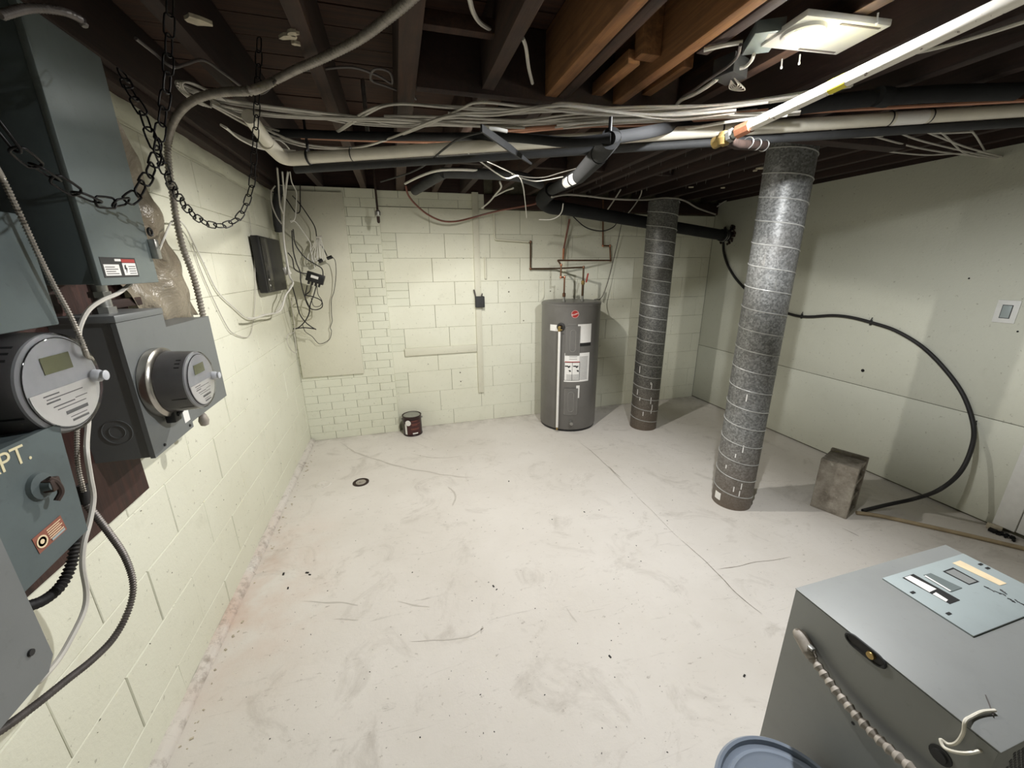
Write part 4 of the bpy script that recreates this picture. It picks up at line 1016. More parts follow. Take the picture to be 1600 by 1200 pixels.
a = xp(-.67, [(130, 766), (135, 786), (150, 806), (172, 835), (193, 866), (206, 900), (207, 930), (196, 965), (175, 1000), (143, 1032), (105, 1062), (60, 1098), (10, 1135), (-60, 1180)])
o = thing('thick_armoured_cable', 'thicker ribbed armoured cable curving down to the lower left corner', 'cable', a[5])
MB().tube(a, .0075, 9, ribs=.006).build('cable_run', M['armor_dark'], o)
MB().tube([a[0].lerp(a[1], -.4), a[1]], .0095, 12, smooth=False).build('connector', M['rubber'], o)
a = xp(-.66, [(204, 444), (185, 458), (160, 469), (138, 485), (125, 510), (123, 530), (124, 548)])+xp(-.68, [(134, 600), (138, 650)])+xp(-.645, [(135, 700), (141, 745), (146, 778), (140, 815), (131, 850), (129, 885), (135, 925), (131, 955), (112, 995), (90, 1032)])+[on(62, 1063, 0, -.64), on(40, 1075, 0, -.68)]
cable('white_cable', 'long white cable running down in front of the boxes beside the armoured cable', a, .0048, 'cable')
a = xp(-.70, [(120, 835), (112, 880), (95, 915), (68, 938), (35, 950)])
cable('black_hose', 'thick black flexible hose looping under the lettered switch box', a, .0105, 'rubber', 'hose', ribs=.008, seg=12)
a = [far(0, 24, .95), far(45, 13, 1.0), far(95, 17, 1.05), far(125, 30, 1.1), far(133, 42, 1.1)]
cable('armoured_cable', 'curved armoured cable at the very top left near the joists', a, .006, 'armor_dark', ribs=.006, seg=8)
a = [far(212, 60, 1.5), far(240, 82, 1.55), far(268, 104, 1.55), far(290, 100, 1.6), (far(318, 94, 1.65)), far(350, 115, 1.7), far(388, 142, 1.75), far(412, 145, 1.75), far(432, 125, 1.75)]
cable('dark_wire', 'dark thin cable wandering between the chains under the joists', a, .004, 'cablegrey')
# steel strut hanging near the small mark
# wires on the left wall beside the conduit
a = [on(228, 386, 0, -.64), on(243, 400, 0, -.66), on(255, 375, 0, -.72), on(270, 345, 0, -.79), on(288, 352, 0, -.835), on(305, 385, 0, -.85), on(320, 415, 0, -.85), on(340, 455, 0, -.85), on(365, 480, 0, -.85), on(390, 499, 0, -.85), on(410, 492, 0, -.84), on(430, 488, 0, -.83), on(443, 470, 0, -.80), on(455, 445, 0, -.78)]
cable('white_cable', 'white cable drooping along the left wall from the panel latch to the router', a, .0035, 'cablewhite')
a = xp(X0+.008, [(300, 380), (312, 418), (330, 460), (352, 505), (365, 521), (388, 526), (396, 500), (399, 440), (395, 380), (388, 330)])
cable('grey_wire', 'thin grey wire hooked low on the left wall below the chain', a, .0022, 'cable')
a = [on(0, 533, 0, -.70), on(20, 531, 0, -.69), on(38, 538, 0, -.70)]
cable('pale_wire', 'short pale wire arching above the larger meter', a, .0025, 'cablewhite')

# ---- chains
LK = None
def link_mesh(L_, w_, r):
    mb = MB(); pts = []
    for i in range(17):
        a = 2*PI*i/16; x = w_/2*math.cos(a); y = (w_/2)*math.sin(a)+(1 if math.sin(a) > 1e-6 else -1 if math.sin(a) < -1e-6 else 0)*(L_-w_)/2
        pts.append((x, y, 0))
    mb.tube(pts, r, 6, smooth=False, cap=False); me = bpy.data.meshes.new('link'); me.from_pydata(mb.v, [], mb.f)
    me.polygons.foreach_set('use_smooth', [True]*len(mb.f)); me.materials.append(M['chain']); return me
def chain(label, pts, L_=.041, w_=.0165, r=.0017):
    pts = spline([Vector(p) for p in pts], 10); P = resample(pts, L_-4.2*r)
    t = thing('chain', label, 'chain', P[0]); me = link_mesh(L_, w_, r)
    for i in range(len(P)-1):
        o = bpy.data.objects.new('link', me); COL.objects.link(o); o.parent = t
        y = (P[i+1]-P[i]).normalized(); c = (P[i]+P[i+1])/2; n = ray(300, 300).normalized()
        x = y.cross(n).normalized() if i % 2 else (y.cross(n).cross(y)*.7+y.cross(n)*.5).normalized()
        z = x.cross(y).normalized(); m = Matrix((x, y, z)).transposed().to_4x4(); m.translation = c-P[0]; o.matrix_local = m
    return t
a = [far(266, -10, 1.25), far(264, 60, 1.23), far(262, 120, 1.2), far(257, 160, 1.18), far(251, 200, 1.15), far(246, 235, 1.12), far(238, 262, 1.08), far(222, 290, 1.02), far(205, 312, .98), far(172, 318, .93), far(140, 312, .90), far(118, 300, .88), far(90, 282, .86), far(60, 262, .83), far(30, 238, .80), far(0, 200, .79), far(-60, 120, .80)]
chain('black chain hanging from the joists and swinging left across the grey panel box', a)
a = [far(190, 112, 1.28), far(204, 145, 1.2), far(225, 180, 1.16), far(235, 215, 1.13), far(246, 236, 1.13), far(256, 262, 1.16), far(268, 290, 1.22), far(282, 312, 1.3), far(300, 334, 1.38), far(325, 350, 1.46), far(352, 352, 1.52), far(375, 338, 1.58), far(387, 312, 1.62), far(394, 285, 1.65), far(397, 240, 1.66), far(400, 200, 1.67), far(402, 150, 1.68), far(404, 100, 1.7), far(405, 60, 1.72)]
chain('black chain looping right and rising to the joists in front of the pale wall', a)

# ---- router and hanging cables in the corner
t = thing('router', 'black upright box with two small lights fixed on the left wall', 'router', (X0, 3.2, 1.34))
fx = -.80
y0, y1, z0, z1 = 2.90, 3.33, 1.345, 1.70
a0 = on(405, 371, 0, fx); a1 = on(438, 373, 0, fx); b0 = on(418, 459, 0, fx); b1 = on(447, 452, 0, fx)
y0 = (a0.y+b0.y)/2; y1 = (a1.y+b1.y)/2; z0 = (b0.z+b1.z)/2; z1 = (a0.z+a1.z)/2
B((X0+.012, y0, z0), (fx, y1, z1), .008).build('case', M['black'], t)
B((fx-.002, y0+.02, z0+.01), (fx+.004, y0+.16, z1-.01), .003).build('gloss_strip', M['blackgloss'], t)
for (u, v) in ((421, 437), (423, 446)):
    p = on(u, v, 0, fx+.005); mb = MB(); mb.M = XF(fx+.004, p.y, p.z); mb.lathe([(.006, 0), (.006, .0015), (0, .002)], 10); mb.build('status_light', M['white'], t)
B((X0+.0005, y0+.08, z0+.08), (X0+.012, y1-.05, z1-.1)).build('wall_bracket', M['black'], t)
t = thing('cable_box', 'small black multi-port box with a white sticker hanging from cables in the corner', 'box', (-.6, 3.4, 1.4))
c = yp(3.40, [(483, 425), (500, 428), (503, 441), (493, 443)]); cc = on(493, 434, 1, 3.40)
mb = MB(); mb.M = Matrix.Translation(cc) @ Matrix.Rotation(.35, 4, 'Y'); mb.box((-.062, -.02, -.038), (.062, .02, .034), .004); mb.build('case', M['black'], t)
mb = MB(); mb.M = Matrix.Translation(cc) @ Matrix.Rotation(.35, 4, 'Y'); mb.box((-.03, -.0215, -.006), (.022, -.0203, .014)); mb.build('sticker', M['white'], t)
mb = MB(); mb.M = Matrix.Translation(cc) @ Matrix.Rotation(.35, 4, 'Y')
for x in (-.045, -.02, .005, .03): mb.box((x, -.008, -.062), (x+.014, .01, -.038), .002)
mb.build('plug', M['rubber'], t)
t = thing('barrel_adapter', 'small black barrel adapter on a thin wire right of the cable coil', 'adapter', (-.5, 3.5, 1.5))
a = on(511, 404, 1, 3.48); b = on(519, 401, 1, 3.48); mb = MB(); mb.tube([a, b], .013, 10, smooth=False); mb.build('barrel', M['black'], t)
a = on(498, 409, 1, 3.47); b = on(504, 406, 1, 3.47); mb = MB(); mb.tube([a, b], .014, 10, smooth=False); mb.build('barrel', M['black'], t)
t = thing('power_adapter', 'chunky white plug adapter hanging beside the router', 'adapter', (-.7, 3.3, 1.4))
a = on(446, 418, 1, 3.3); b = on(451, 429, 1, 3.3); mb = MB(); mb.tube([a, b], .022, 8, smooth=False); mb.build('plug_body', M['cablewhite'], t)
hang = [
 ('white cable hanging nearest the corner then swinging down left along the wall', 'cablewhite', .0055, [(441, 268, 3.2), (444, 310, 3.3), (443, 345, 3.3), (444, 380, 3.3), (449, 410, 3.28), (453, 432, 3.25), (458, 442, 3.2), (453, 452, 3.15), (446, 462, 3.1), (441, 480, 3.05), (434, 488, 3.0), (415, 492, 2.8), (398, 497, 2.62), (386, 497, 2.5)]),
 ('fat white cable hanging straight down past the router', 'cablewhite', .007, [(450, 268, 3.25), (446, 300, 3.32), (443, 340, 3.35), (443, 370, 3.35), (447, 400, 3.32), (450, 425, 3.3)]),
 ('white cable curling into a small loop at mid height', 'cablewhite', .004, [(453, 268, 3.3), (456, 285, 3.35), (463, 300, 3.4), (463, 315, 3.4), (461, 340, 3.4), (455, 347, 3.4), (454, 345, 3.4), (458, 345, 3.4), (464, 349, 3.42), (474, 363, 3.45), (485, 380, 3.48), (485, 390, 3.48), (488, 402, 3.46), (492, 420, 3.42)]),
 ('black cable crossing right over the painted sheet to the barrel adapter', 'rubber', .004, [(457, 306, 3.45), (468, 318, 3.5), (480, 335, 3.52), (492, 355, 3.52), (496, 375, 3.5), (505, 388, 3.5), (511, 400, 3.48)]),
 ('black cable hanging in a tight hairpin near the top', 'rubber', .004, [(425, 300, 3.4), (440, 305, 3.42), (448, 312, 3.45), (460, 330, 3.45), (465, 333, 3.46), (469, 328, 3.46), (469, 305, 3.48), (469, 288, 3.48)]),
 ('black cable sweeping down to the right into the small black box', 'rubber', .0042, [(458, 358, 3.4), (461, 380, 3.4), (470, 395, 3.4), (480, 405, 3.42), (493, 413, 3.42), (503, 420, 3.42), (505, 432, 3.42)]),
 ('black cable hanging beside the router down to a crossed bend', 'rubber', .0042, [(456, 360, 3.4), (458, 390, 3.4), (463, 410, 3.38), (469, 425, 3.38), (470, 440, 3.38), (476, 463, 3.4), (483, 480, 3.42), (482, 492, 3.42), (475, 504, 3.42), (466, 512, 3.42), (458, 514, 3.42)]),
 ('black cable curving from the router edge to the small box', 'rubber', .004, [(450, 395, 3.3), (457, 405, 3.33), (460, 420, 3.35), (470, 426, 3.38), (482, 428, 3.40)]),
 ('black cable crossing the other way with a stiff end at lowest point', 'rubber', .0042, [(457, 448, 3.3), (463, 470, 3.34), (468, 490, 3.38), (477, 503, 3.42), (487, 511, 3.44), (494, 515, 3.44)]),
 ('straight stiff black rod lying level across the crossed cables', 'rubber', .0045, [(458, 514, 3.41), (475, 512, 3.43), (493, 514, 3.45)]),
 ('black cable looping below the small black box', 'rubber', .004, [(487, 443, 3.42), (484, 455, 3.42), (478, 461, 3.42), (490, 464, 3.44), (502, 470, 3.44), (503, 480, 3.44), (493, 484, 3.44), (483, 480, 3.42), (477, 465, 3.42), (480, 446, 3.4)]),
 ('black cable dropping from the box and crossing leftward', 'rubber', .004, [(495, 444, 3.42), (490, 462, 3.42), (485, 475, 3.42), (483, 490, 3.43), (478, 500, 3.43)]),
 ('thin dark wire making a small curl under the box', 'rubber', .0025, [(495, 445, 3.42), (497, 460, 3.45), (503, 470, 3.45), (500, 478, 3.45), (490, 478, 3.45), (486, 465, 3.45)]),
 ('thin dark wire falling long over the painted sheet from the barrel', 'rubber', .0025, [(519, 401, 3.48), (524, 409, 3.5), (525, 430, 3.53), (522, 455, 3.55), (518, 468, 3.56), (518, 490, 3.56), (519, 502, 3.56), (516, 512, 3.56), (518, 518, 3.56), (514, 531, 3.56), (499, 537, 3.56), (488, 526, 3.55), (477, 518, 3.5), (473, 508, 3.45)]),
 ('thin grey wire looping at lower left of the cable tangle', 'cable', .0028, [(455, 470, 3.3), (459, 500, 3.35), (460, 518, 3.35), (450, 523, 3.3), (449, 535, 3.3), (455, 547, 3.35), (463, 551, 3.4), (462, 535, 3.4), (460, 520, 3.4)]),
 ('grey-white cable hanging behind the router top', 'cable', .0055, [(433, 262, 3.1), (435, 285, 3.2), (436, 305, 3.25), (438, 322, 3.25), (443, 335, 3.3)]),
 ('cream cable bowing outward left near the ceiling corner', 'cable', .0045, [(430, 290, 3.3), (424, 300, 3.3), (425, 320, 3.3), (432, 338, 3.3), (440, 350, 3.3)]),
]
for lab_, m_, r_, L_ in hang:
    cable('hanging_cable' if 'rod' not in lab_ else 'black_rod', lab_, [on(u, v, 1, y) for u, v, y in L_], r_, m_)
# coiled white cable
t = thing('cable_coil', 'small bundled coil of white cable above the black box', 'cable', on(498, 385, 1, 3.48))
for k in range(5):
    dx = (k-2)*2.6
    pts = yp(3.49-.006*k, [(498+dx*.3, 370), (494+dx, 385), (491+dx*1.8, 400), (494+dx*1.8, 408), (500+dx*1.4, 404), (500+dx, 388), (499+dx*.3, 371)])
    MB().tube(pts, .003, 6).build('loop', M['cablewhite'], t)
MB().tube([on(494, 371, 1, 3.47), on(503, 370, 1, 3.47)], .008, 8, smooth=False).build('tie', M['cable'], t)
# dusty duct-like bag behind the cables
t = thing('cable_duct', 'dusty grey cable duct piece high in the left corner behind the wires', 'duct', (-.82, 3.3, 1.95))
mb = MB(); mb.tube([on(437, 290, 1, 3.45), on(432, 320, 1, 3.45), on(433, 345, 1, 3.48), on(436, 362, 1, 3.5)], [.028]*19, 10); mb.build('duct_body', M['absgrey'], t)

# ---- cable bundle across the ceiling
random.seed(8)
GL = 'pale grey cable strung with many others under the joists'
strs = [
 (2.03, [(275, 128), (330, 150), (400, 163), (500, 176), (560, 183), (620, 192), (700, 190), (800, 190), (900, 178), (1000, 176), (1100, 172), (1200, 158), (1300, 142)]),
 (2.04, [(280, 135), (340, 158), (400, 168), (480, 180), (550, 193), (640, 198), (720, 193), (800, 192), (870, 192), (950, 190), (1050, 178), (1150, 165), (1250, 150)]),
 (2.03, [(320, 150), (380, 180), (420, 200), (480, 214), (520, 210), (570, 180), (615, 163), (700, 168), (800, 175), (900, 173), (1000, 171), (1150, 162), (1260, 148)]),
 (2.02, [(330, 158), (400, 193), (460, 222), (540, 231), (600, 220), (680, 190), (720, 170), (752, 160), (830, 168), (950, 180), (1060, 176), (1200, 160)]),
 (2.01, [(330, 162), (410, 200), (480, 226), (560, 230), (620, 212), (700, 180), (780, 175), (870, 165), (960, 175), (1050, 180), (1150, 172)]),
 (2.04, [(400, 165), (500, 180), (600, 190), (680, 195), (760, 197), (850, 193), (930, 190), (1020, 180), (1100, 183), (1180, 176)]),
 (2.05, [(560, 185), (650, 186), (740, 182), (840, 172), (880, 165), (960, 170), (1080, 172), (1200, 155), (1330, 135)]),
 (2.02, [(870, 195), (940, 190), (1010, 184), (1080, 178), (1160, 178), (1240, 172)]),
 (2.03, [(600, 181), (700, 183), (800, 188), (880, 189), (960, 184), (1060, 180), (1150, 176)]),
 (2.01, [(880, 200), (960, 193), (1040, 189), (1110, 184), (1190, 182), (1250, 178)]),
 (2.05, [(700, 176), (800, 178), (900, 170), (1000, 175), (1100, 166), (1210, 152), (1300, 136)]),
 (2.02, [(345, 165), (420, 178), (520, 184), (620, 186), (730, 196), (820, 200)]),
]
extra = []
for k in range(9):
    z_, L_ = strs[(k*5+1) % len(strs)]
    extra.append((z_+.004*(k % 3-1), [(u+random.uniform(-4, 4), v+random.uniform(-3.5, 3.5)+(k % 4-1.5)*1.6) for u, v in L_]))
for z, L_ in strs+extra: cable('strung_cable', GL, zp(z, L_), .0042, 'cable', group='grey cables strung across under the joists', seg=6)
cable('orange_cable', 'orange-pink cable running along the top of the cream pipe', zp(2.045, [(470, 215), (560, 219), (680, 222), (760, 219), (800, 208), (900, 198), (1000, 195), (1100, 187), (1200, 180), (1300, 173), (1450, 165), (1620, 156)]), .0065, 'orange')
cable('orange_cable', 'second orange-brown cable just below the grey bundle', zp(2.03, [(790, 204), (860, 198), (950, 193), (1040, 187), (1120, 180), (1200, 172)]), .006, 'orange')
cable('white_cable', 'white cable overlapping the black pipe near the gas pipe end', zp(2.0, [(1030, 203), (1060, 203), (1100, 197), (1140, 190), (1190, 184), (1230, 180)]), .0055, 'cablewhite')
# folded loops of the bundle at the left
for k in range(4):
    L_ = [(345+k*3, 152+k*2), (320+k*3, 140+k), (295+k*2, 130), (277+k*3, 126+k), (275+k*4, 132+k*2), (283+k*5, 143+k*2), (300+k*5, 157+k), (318+k*4, 165+k)]
    cable('folded_cable', 'pale cable folded back in a loop at the left end of the bundle', zp(2.04-.006*k, L_), .0028, 'cable', group='loops folded back at the left end of the cables', seg=6)
for k in range(5):
    L_ = [(345+k*2, 195+k), (365+k*2, 208+k*2), (390+k*2, 220+k*2.2), (415, 226+k*2), (440, 233+k*1.5), (462, 236+k)]
    cable('white_bundle_cable', 'white cable in the small bunch passing over the cream pipe elbow', zp(1.985-.004*k, L_), .004, 'cablewhite', group='white cables bunched over the pipe elbow', seg=6)
cable('arched_wire', 'thin wire arching above the cream pipe elbow', zp(1.98, [(415, 222), (425, 218), (436, 219), (446, 226), (452, 233)]), .0025, 'cablewhite')
fan = [[(1236, 207), (1262, 212), (1300, 225), (1400, 238), (1450, 242), (1500, 240), (1540, 246), (1587, 250)],
 [(1250, 207), (1290, 214), (1340, 214), (1380, 212)],
 [(1335, 203), (1380, 217), (1440, 232), (1500, 241), (1587, 250)],
 [(1388, 200), (1430, 217), (1480, 230), (1530, 241), (1587, 250)],
 [(1425, 197), (1470, 215), (1510, 230), (1550, 241), (1587, 250)],
 [(1457, 197), (1480, 215), (1505, 238), (1530, 246)],
 [(1300, 204), (1360, 210), (1420, 205), (1470, 208), (1520, 206)]]
for L_ in fan: cable('fanned_cable', 'pale cable in the fan converging on the black clip by the right wall', zp(2.05, L_), .0042, 'cable', group='pale cables fanning towards the right wall', seg=6)
cable('crossing_cable', 'short pale cable crossing the fan steeply near the right wall', zp(2.07, [(1512, 197), (1525, 213), (1534, 228), (1540, 238)]), .004, 'cable')
t = thing('cable_clip', 'black clip gathering the cables at the right wall top', 'clip', on(1580, 254, 2, 2.04))
k = on(1578, 253, 2, 2.04); mb = MB(); mb.M = Matrix.Translation(k); mb.box((-.06, -.012, -.012), (.03, .012, .006), .003); mb.box((-.03, -.02, -.022), (-.005, .015, -.012), .003); mb.build('clip_body', M['black'], t)
# lower loose wires round the middle
cable('white_cable', 'white wire drooping from the cream pipe to a tail over the back wall', [on(732, 241, 2, 1.96), on(750, 252, 2, 1.95), on(775, 270, 2, 1.94), on(792, 279, 2, 1.93), on(810, 275, 2, 1.93), on(817, 290, 2, 1.90), on(820, 310, 1, 2.6), on(822, 330, 1, 2.9), on(823, 340, 1, 3.0)], .0032, 'cablewhite')
cable('white_cable', 'upper white wire drooping beside the first one to the black pipe', zp(1.97, [(740, 241), (770, 256), (795, 268), (815, 278), (835, 283), (855, 281), (880, 276)]), .0028, 'cablewhite')
cable('thin_wire', 'thin pale wire above the grey waste pipe', zp(1.99, [(800, 272), (825, 277), (850, 277), (875, 270), (905, 262)]), .0022, 'cable')
cable('white_cable', 'thick white cable arching over the grey waste pipe', zp(2.055, [(633, 287), (655, 276), (682, 267), (715, 265), (750, 267), (775, 270)]), .0075, 'cablewhite')
cable('white_cable', 'white cable hanging at an angle right of the tall batten', [on(781, 284, 2, 2.03), on(783, 293, 2, 2.02), on(775, 303, 1, 3.3), on(765, 315, 1, 3.4), on(753, 325, 1, 3.5)], .006, 'cablewhite')
cable('white_cable', 'short white cable joining the angled one from the right', [on(802, 294, 2, 2.03), on(790, 298, 1, 3.25), on(778, 304, 1, 3.35), on(770, 308, 1, 3.38)], .006, 'cablewhite')
cable('red_tube', 'red-brown plastic tube sagging in a curve below the joists', [on(634, 290, 1, 3.35), on(638, 305, 1, 3.4), on(650, 320, 1, 3.45), on(668, 335, 1, 3.5), on(690, 345, 1, 3.53), on(712, 346, 1, 3.55), on(735, 341, 1, 3.58), on(760, 334, 1, 3.56), on(790, 327, 1, 3.5), on(830, 320, 1, 3.4), on(848, 314, 1, 3.35)], .0075, 'pex')
cable('white_cable', 'white wire curling down beside the black elbow', [on(880, 318, 1, 3.0), on(878, 330, 1, 3.05), on(872, 338, 1, 3.1), on(860, 343, 1, 3.15), on(842, 343, 1, 3.2)], .004, 'cablewhite')
cable('white_cable', 'white cable strung level from the black elbow past the far column to the corner', [on(862, 308, 1, 3.0), on(885, 304, 1, 3.1), on(915, 306, 1, 3.2), on(960, 311, 1, 3.25), on(1010, 312, 1, 3.3), on(1040, 309, 1, 3.4), on(1068, 313, 1, 3.45), on(1090, 325, 1, 3.5), on(1118, 335, 1, 3.55)], .0075, 'cable')
cable('pale_cable', 'pale cable slanting down to the drain pipe left of far column', [on(970, 296, 1, 3.3), on(960, 312, 1, 3.4), on(949, 328, 1, 3.5)], .006, 'cable')
cable('pale_cable', 'pale cable bending down to the drain pipe nearest the far column', [on(1003, 293, 1, 3.3), on(1001, 305, 1, 3.35), on(992, 320, 1, 3.45), on(980, 335, 1, 3.55)], .005, 'cable')
cable('dark_cable', 'dark cable slanting in front of the cream pipe', zp(1.93, [(595, 284), (640, 270), (668, 255), (690, 236), (715, 218), (745, 208), (760, 206)]), .004, 'rubber')
cable('pale_cable', 'pale cable beneath the joists right of the gas pipe', zp(2.08, [(1400, 88), (1450, 78), (1500, 65), (1550, 50), (1600, 34), (1650, 18)]), .0055, 'cable')
cable('wall_cable', 'short pale cable on the wall sill near right corner', [on(1120, 323, 1, 3.6), on(1132, 315, 1, 3.55), on(1145, 312, 1, 3.5)], .006, 'cable')
cable('pale_cable', 'pale cable at the top centre dropping between joists', [on(733, -5, 2, 2.1), on(740, 20, 2, 2.12), on(752, 37, 2, 2.16), on(775, 50, 2, 2.2)], .006, 'cable')
cable('pale_cable', 'pale cable hanging between two joists left of the orange joist', [on(817, 60, 2, 2.12), on(822, 75, 2, 2.12), on(826, 105, 2, 2.11), on(832, 130, 2, 2.10)], .0055, 'cable')
cable('looped_wire', 'dark thin wire looped about the hanging pipe between joists', zp(2.12, [(445, 113), (500, 108), (550, 105), (590, 118), (612, 130), (608, 112), (585, 108), (580, 125), (605, 135), (640, 148), (650, 155)]), .004, 'cablegrey')
# plastic tie and blade-like bracket near the far lamp
t = thing('metal_bracket', 'dark flat metal bracket slanting below the cream pipe', 'bracket', on(790, 230, 2, 1.88))
a = on(752, 200, 2, 1.88); b = on(830, 256, 2, 1.88)
mb = MB(); mb.M = frame(a.lerp(b, .5), (b-a), (0, 0, 1)); L2 = (b-a).length/2; mb.prism([(-L2, -.010), (-L2, .010), (0, .013), (L2, .003), (L2, -.003), (0, -.011)], -.003, .003); mb.build('arm', M['absgrey'], t)
mb = MB(); mb.tube(zp(1.905, [(764, 201), (778, 202), (792, 205)]), .0055, 8); mb.build('tip', M['whitepaint'], t, label='small bright white tip')

# ---- lamps
def lamp_fixture(name, label, cen, ang, sx, sy, disc, z):
    t = thing(name, label, 'light', (cen[0], cen[1], z))
    m = Matrix.Translation((cen[0], cen[1], z)) @ Matrix.Rotation(ang, 4, 'Z')
    mb = MB(); mb.M = m; mb.box((-sx, -sy, -.004), (sx, sy, .012), .003); mb.build('plate', M['whitepaint'], t)
    mb = MB(); mb.M = m
    for s in (-1, 1): mb.box((-sx*.1, s*sy*.82-.003, -.0055), (sx*.85, s*sy*.82+.003, -.0035))
    mb.build('groove', M['cablegrey'], t)
    dm = Matrix.Translation((disc[0], disc[1], z))
    mb = MB(); mb.M = dm; mb.lathe([(.052, -.004), (.05, -.012), (.044, -.014)], 32); mb.build('bezel', M['whitepaint'], t)
    mb = MB(); mb.M = dm; mb.lathe([(0, -.019), (.03, -.017), (.044, -.0125)][::1], 32); mb.build('diffuser', M['glow'], t)
    return t
ta = lamp_fixture('led_lamp', 'flat rectangular lamp lit bright white under the joists by the gas pipe', (1.165, 1.0), -.09, .128, .074, (1.09, .995), 2.085)
mb = MB(); mb.M = Matrix.Translation((1.20, 1.0, 2.099)); mb.box((-.01, -.01, 0), (.01, .01, .03)); mb.build('spacer', M['steel'], ta)
for (u, v) in ((1222, 92), (1250, 85), (1372, 20)):
    p = on(u, v, 2, 2.07); mb = MB(); mb.tube([p, p+Vector((.002, 0, -.018))], .002, 5, smooth=False); mb.tube([p+Vector((.002, 0, -.018)), p+Vector((.006, .003, -.022))], .003, 5, smooth=False); mb.build('wing_screw', M['whitepaint'], ta)
t = thing('lamp_driver', 'small grey driver box beside the bright lamp', 'box', on(1190, 62, 2, 2.1))
c = on(1192, 60, 2, 2.10); mb = MB(); mb.M = Matrix.Translation(c) @ Matrix.Rotation(1.05, 4, 'Z'); mb.box((-.060, -.036, -.012), (.060, .036, .018), .002); mb.build('case', M['panel'], t)
mb = MB(); mb.M = Matrix.Translation(c) @ Matrix.Rotation(1.05, 4, 'Z'); mb.box((-.05, -.027, -.0125), (-.02, .0, -.0121)); mb.build('sticker', M['white'], t)
t = thing('ceiling_box', 'dark open junction box on the joist between the lamp and the cables', 'box', on(1140, 118, 2, 2.1))
c = on(1140, 118, 2, 2.085); mb = MB(); mb.M = Matrix.Translation(c) @ Matrix.Rotation(.35, 4, 'Z'); mb.box((-.045, -.035, -.01), (.045, .035, .045), .003); mb.build('box_body', M['absgrey'], t)
mb = MB(); mb.M = Matrix.Translation(c); 
for k in range(4): mb.tube([(0.01, -.01, -.01), (.02+.01*k, -.02, -.03-.004*k), (.03, .0+.008*k, -.026), (.012, .005, -.01)], .0018, 5)
mb.build('loose_wires', M['cable'], t)
cable('white_cable', 'white cable from the small open box down to the cable bundle', zp(2.075, [(1120, 124), (1105, 135), (1085, 147), (1066, 155), (1058, 163)]), .0065, 'cablewhite')
cable('white_cable', 'short white cable linking the driver box and open box', zp(2.075, [(1178, 85), (1174, 95), (1165, 104), (1156, 107)]), .005, 'cablewhite')
cable('grey_cable', 'grey cable curving from the driver box round to the bundle', zp(2.08, [(1157, 70), (1152, 88), (1138, 103), (1110, 122), (1085, 140), (1066, 152), (1055, 165)]), .0045, 'cablegrey')
cable('white_cable', 'straight white cable running left from the driver box', zp(2.09, [(1160, 66), (1130, 71), (1100, 78)]), .006, 'cablewhite')
lamp_fixture('led_lamp', 'flat lamp hidden above the cream pipe in the middle of the room', (.42, 2.22), .3, .12, .07, (.42, 2.15), 2.085)

# ---- equipment cabinet, lower right
BX0, BX1, BY0, BY1, BZ = .857, 1.395, .198, .545, .75
t = thing('metal_cabinet', 'large grey sheet-metal cabinet in the lower right corner with a plate on top', 'cabinet', ((BX0+BX1)/2, (BY0+BY1)/2, 0))
B((BX0+.003, BY0+.003, 0), (BX1-.003, BY1-.003, BZ-.003), .002).build('carcass', M['cabinet'], t)
B((BX0, BY0, BZ-.003), (BX1, BY1, BZ), .0014).build('top_sheet', M['cabinet'], t)
B((BX0, BY0+.002, .02), (BX0+.003, BY1-.002, BZ-.004), .0012).build('side_sheet', M['cabinet'], t)
# plate on the top
px0, px1, py0_, py1_ = 1.086, 1.388, .341, .506
pl = B((px0, py0_, BZ), (px1, py1_, BZ+.004), .001).build('cover_plate', M['plate'], t, label='blue-grey cover plate on the cabinet top')
TZ = BZ+.0042
def top(nm, poly, mat, dz=0, th=.0006, par=pl, label=None):
    mb = MB(); mb.prism(poly if (poly[1][0]-poly[0][0])*(poly[2][1]-poly[1][1])-(poly[1][1]-poly[0][1])*(poly[2][0]-poly[1][0]) > 0 else poly[::-1], TZ+dz, TZ+dz+th); return mb.build(nm, mat, par, label=label)
def zpoly(L): return [(p.x, p.y) for p in zp(BZ+.004, L)]
top('rating_label', zpoly([(1410, 903), (1427, 897), (1500, 938), (1484, 944)]), M['ink'], label='black and white rating label')
top('label_field', zpoly([(1413, 903), (1422, 900), (1463, 921), (1452, 926)]), M['white'], .0007)
top('label_field', zpoly([(1457, 929), (1462, 926), (1481, 938), (1478, 941)]), M['white'], .0007)
top('breaker_slot', zpoly([(1473, 893), (1489, 887), (1530, 909), (1514, 914)]), M['ink'])
top('breaker_face', zpoly([(1477, 894), (1490, 890), (1526, 909), (1514, 913)]), M['absgrey'] if False else M['cabinet'], .0007)
top('tape_strip', zpoly([(1488, 880), (1500, 876), (1573, 912), (1562, 915)]), M['peach'], label='strip of peach masking tape')
top('raised_panel', zpoly([(1443, 899), (1454, 896), (1503, 919), (1486, 925)]), M['panel'], 0, .0012)
top('edge_line', zpoly([(1444, 901), (1446, 900), (1486, 924), (1484, 925)]), M['white'], .0013)
for (u, v) in ((1426, 926), (1482, 959), (1532, 882), (1543, 888)):
    p = on(u, v, 2, BZ+.004); mb = MB(); mb.M = Matrix.Translation((p.x, p.y, TZ)); mb.box((-.006, -.0025, 0), (.006, .0025, .0012)); mb.build('screw_slot', M['ink'], pl)
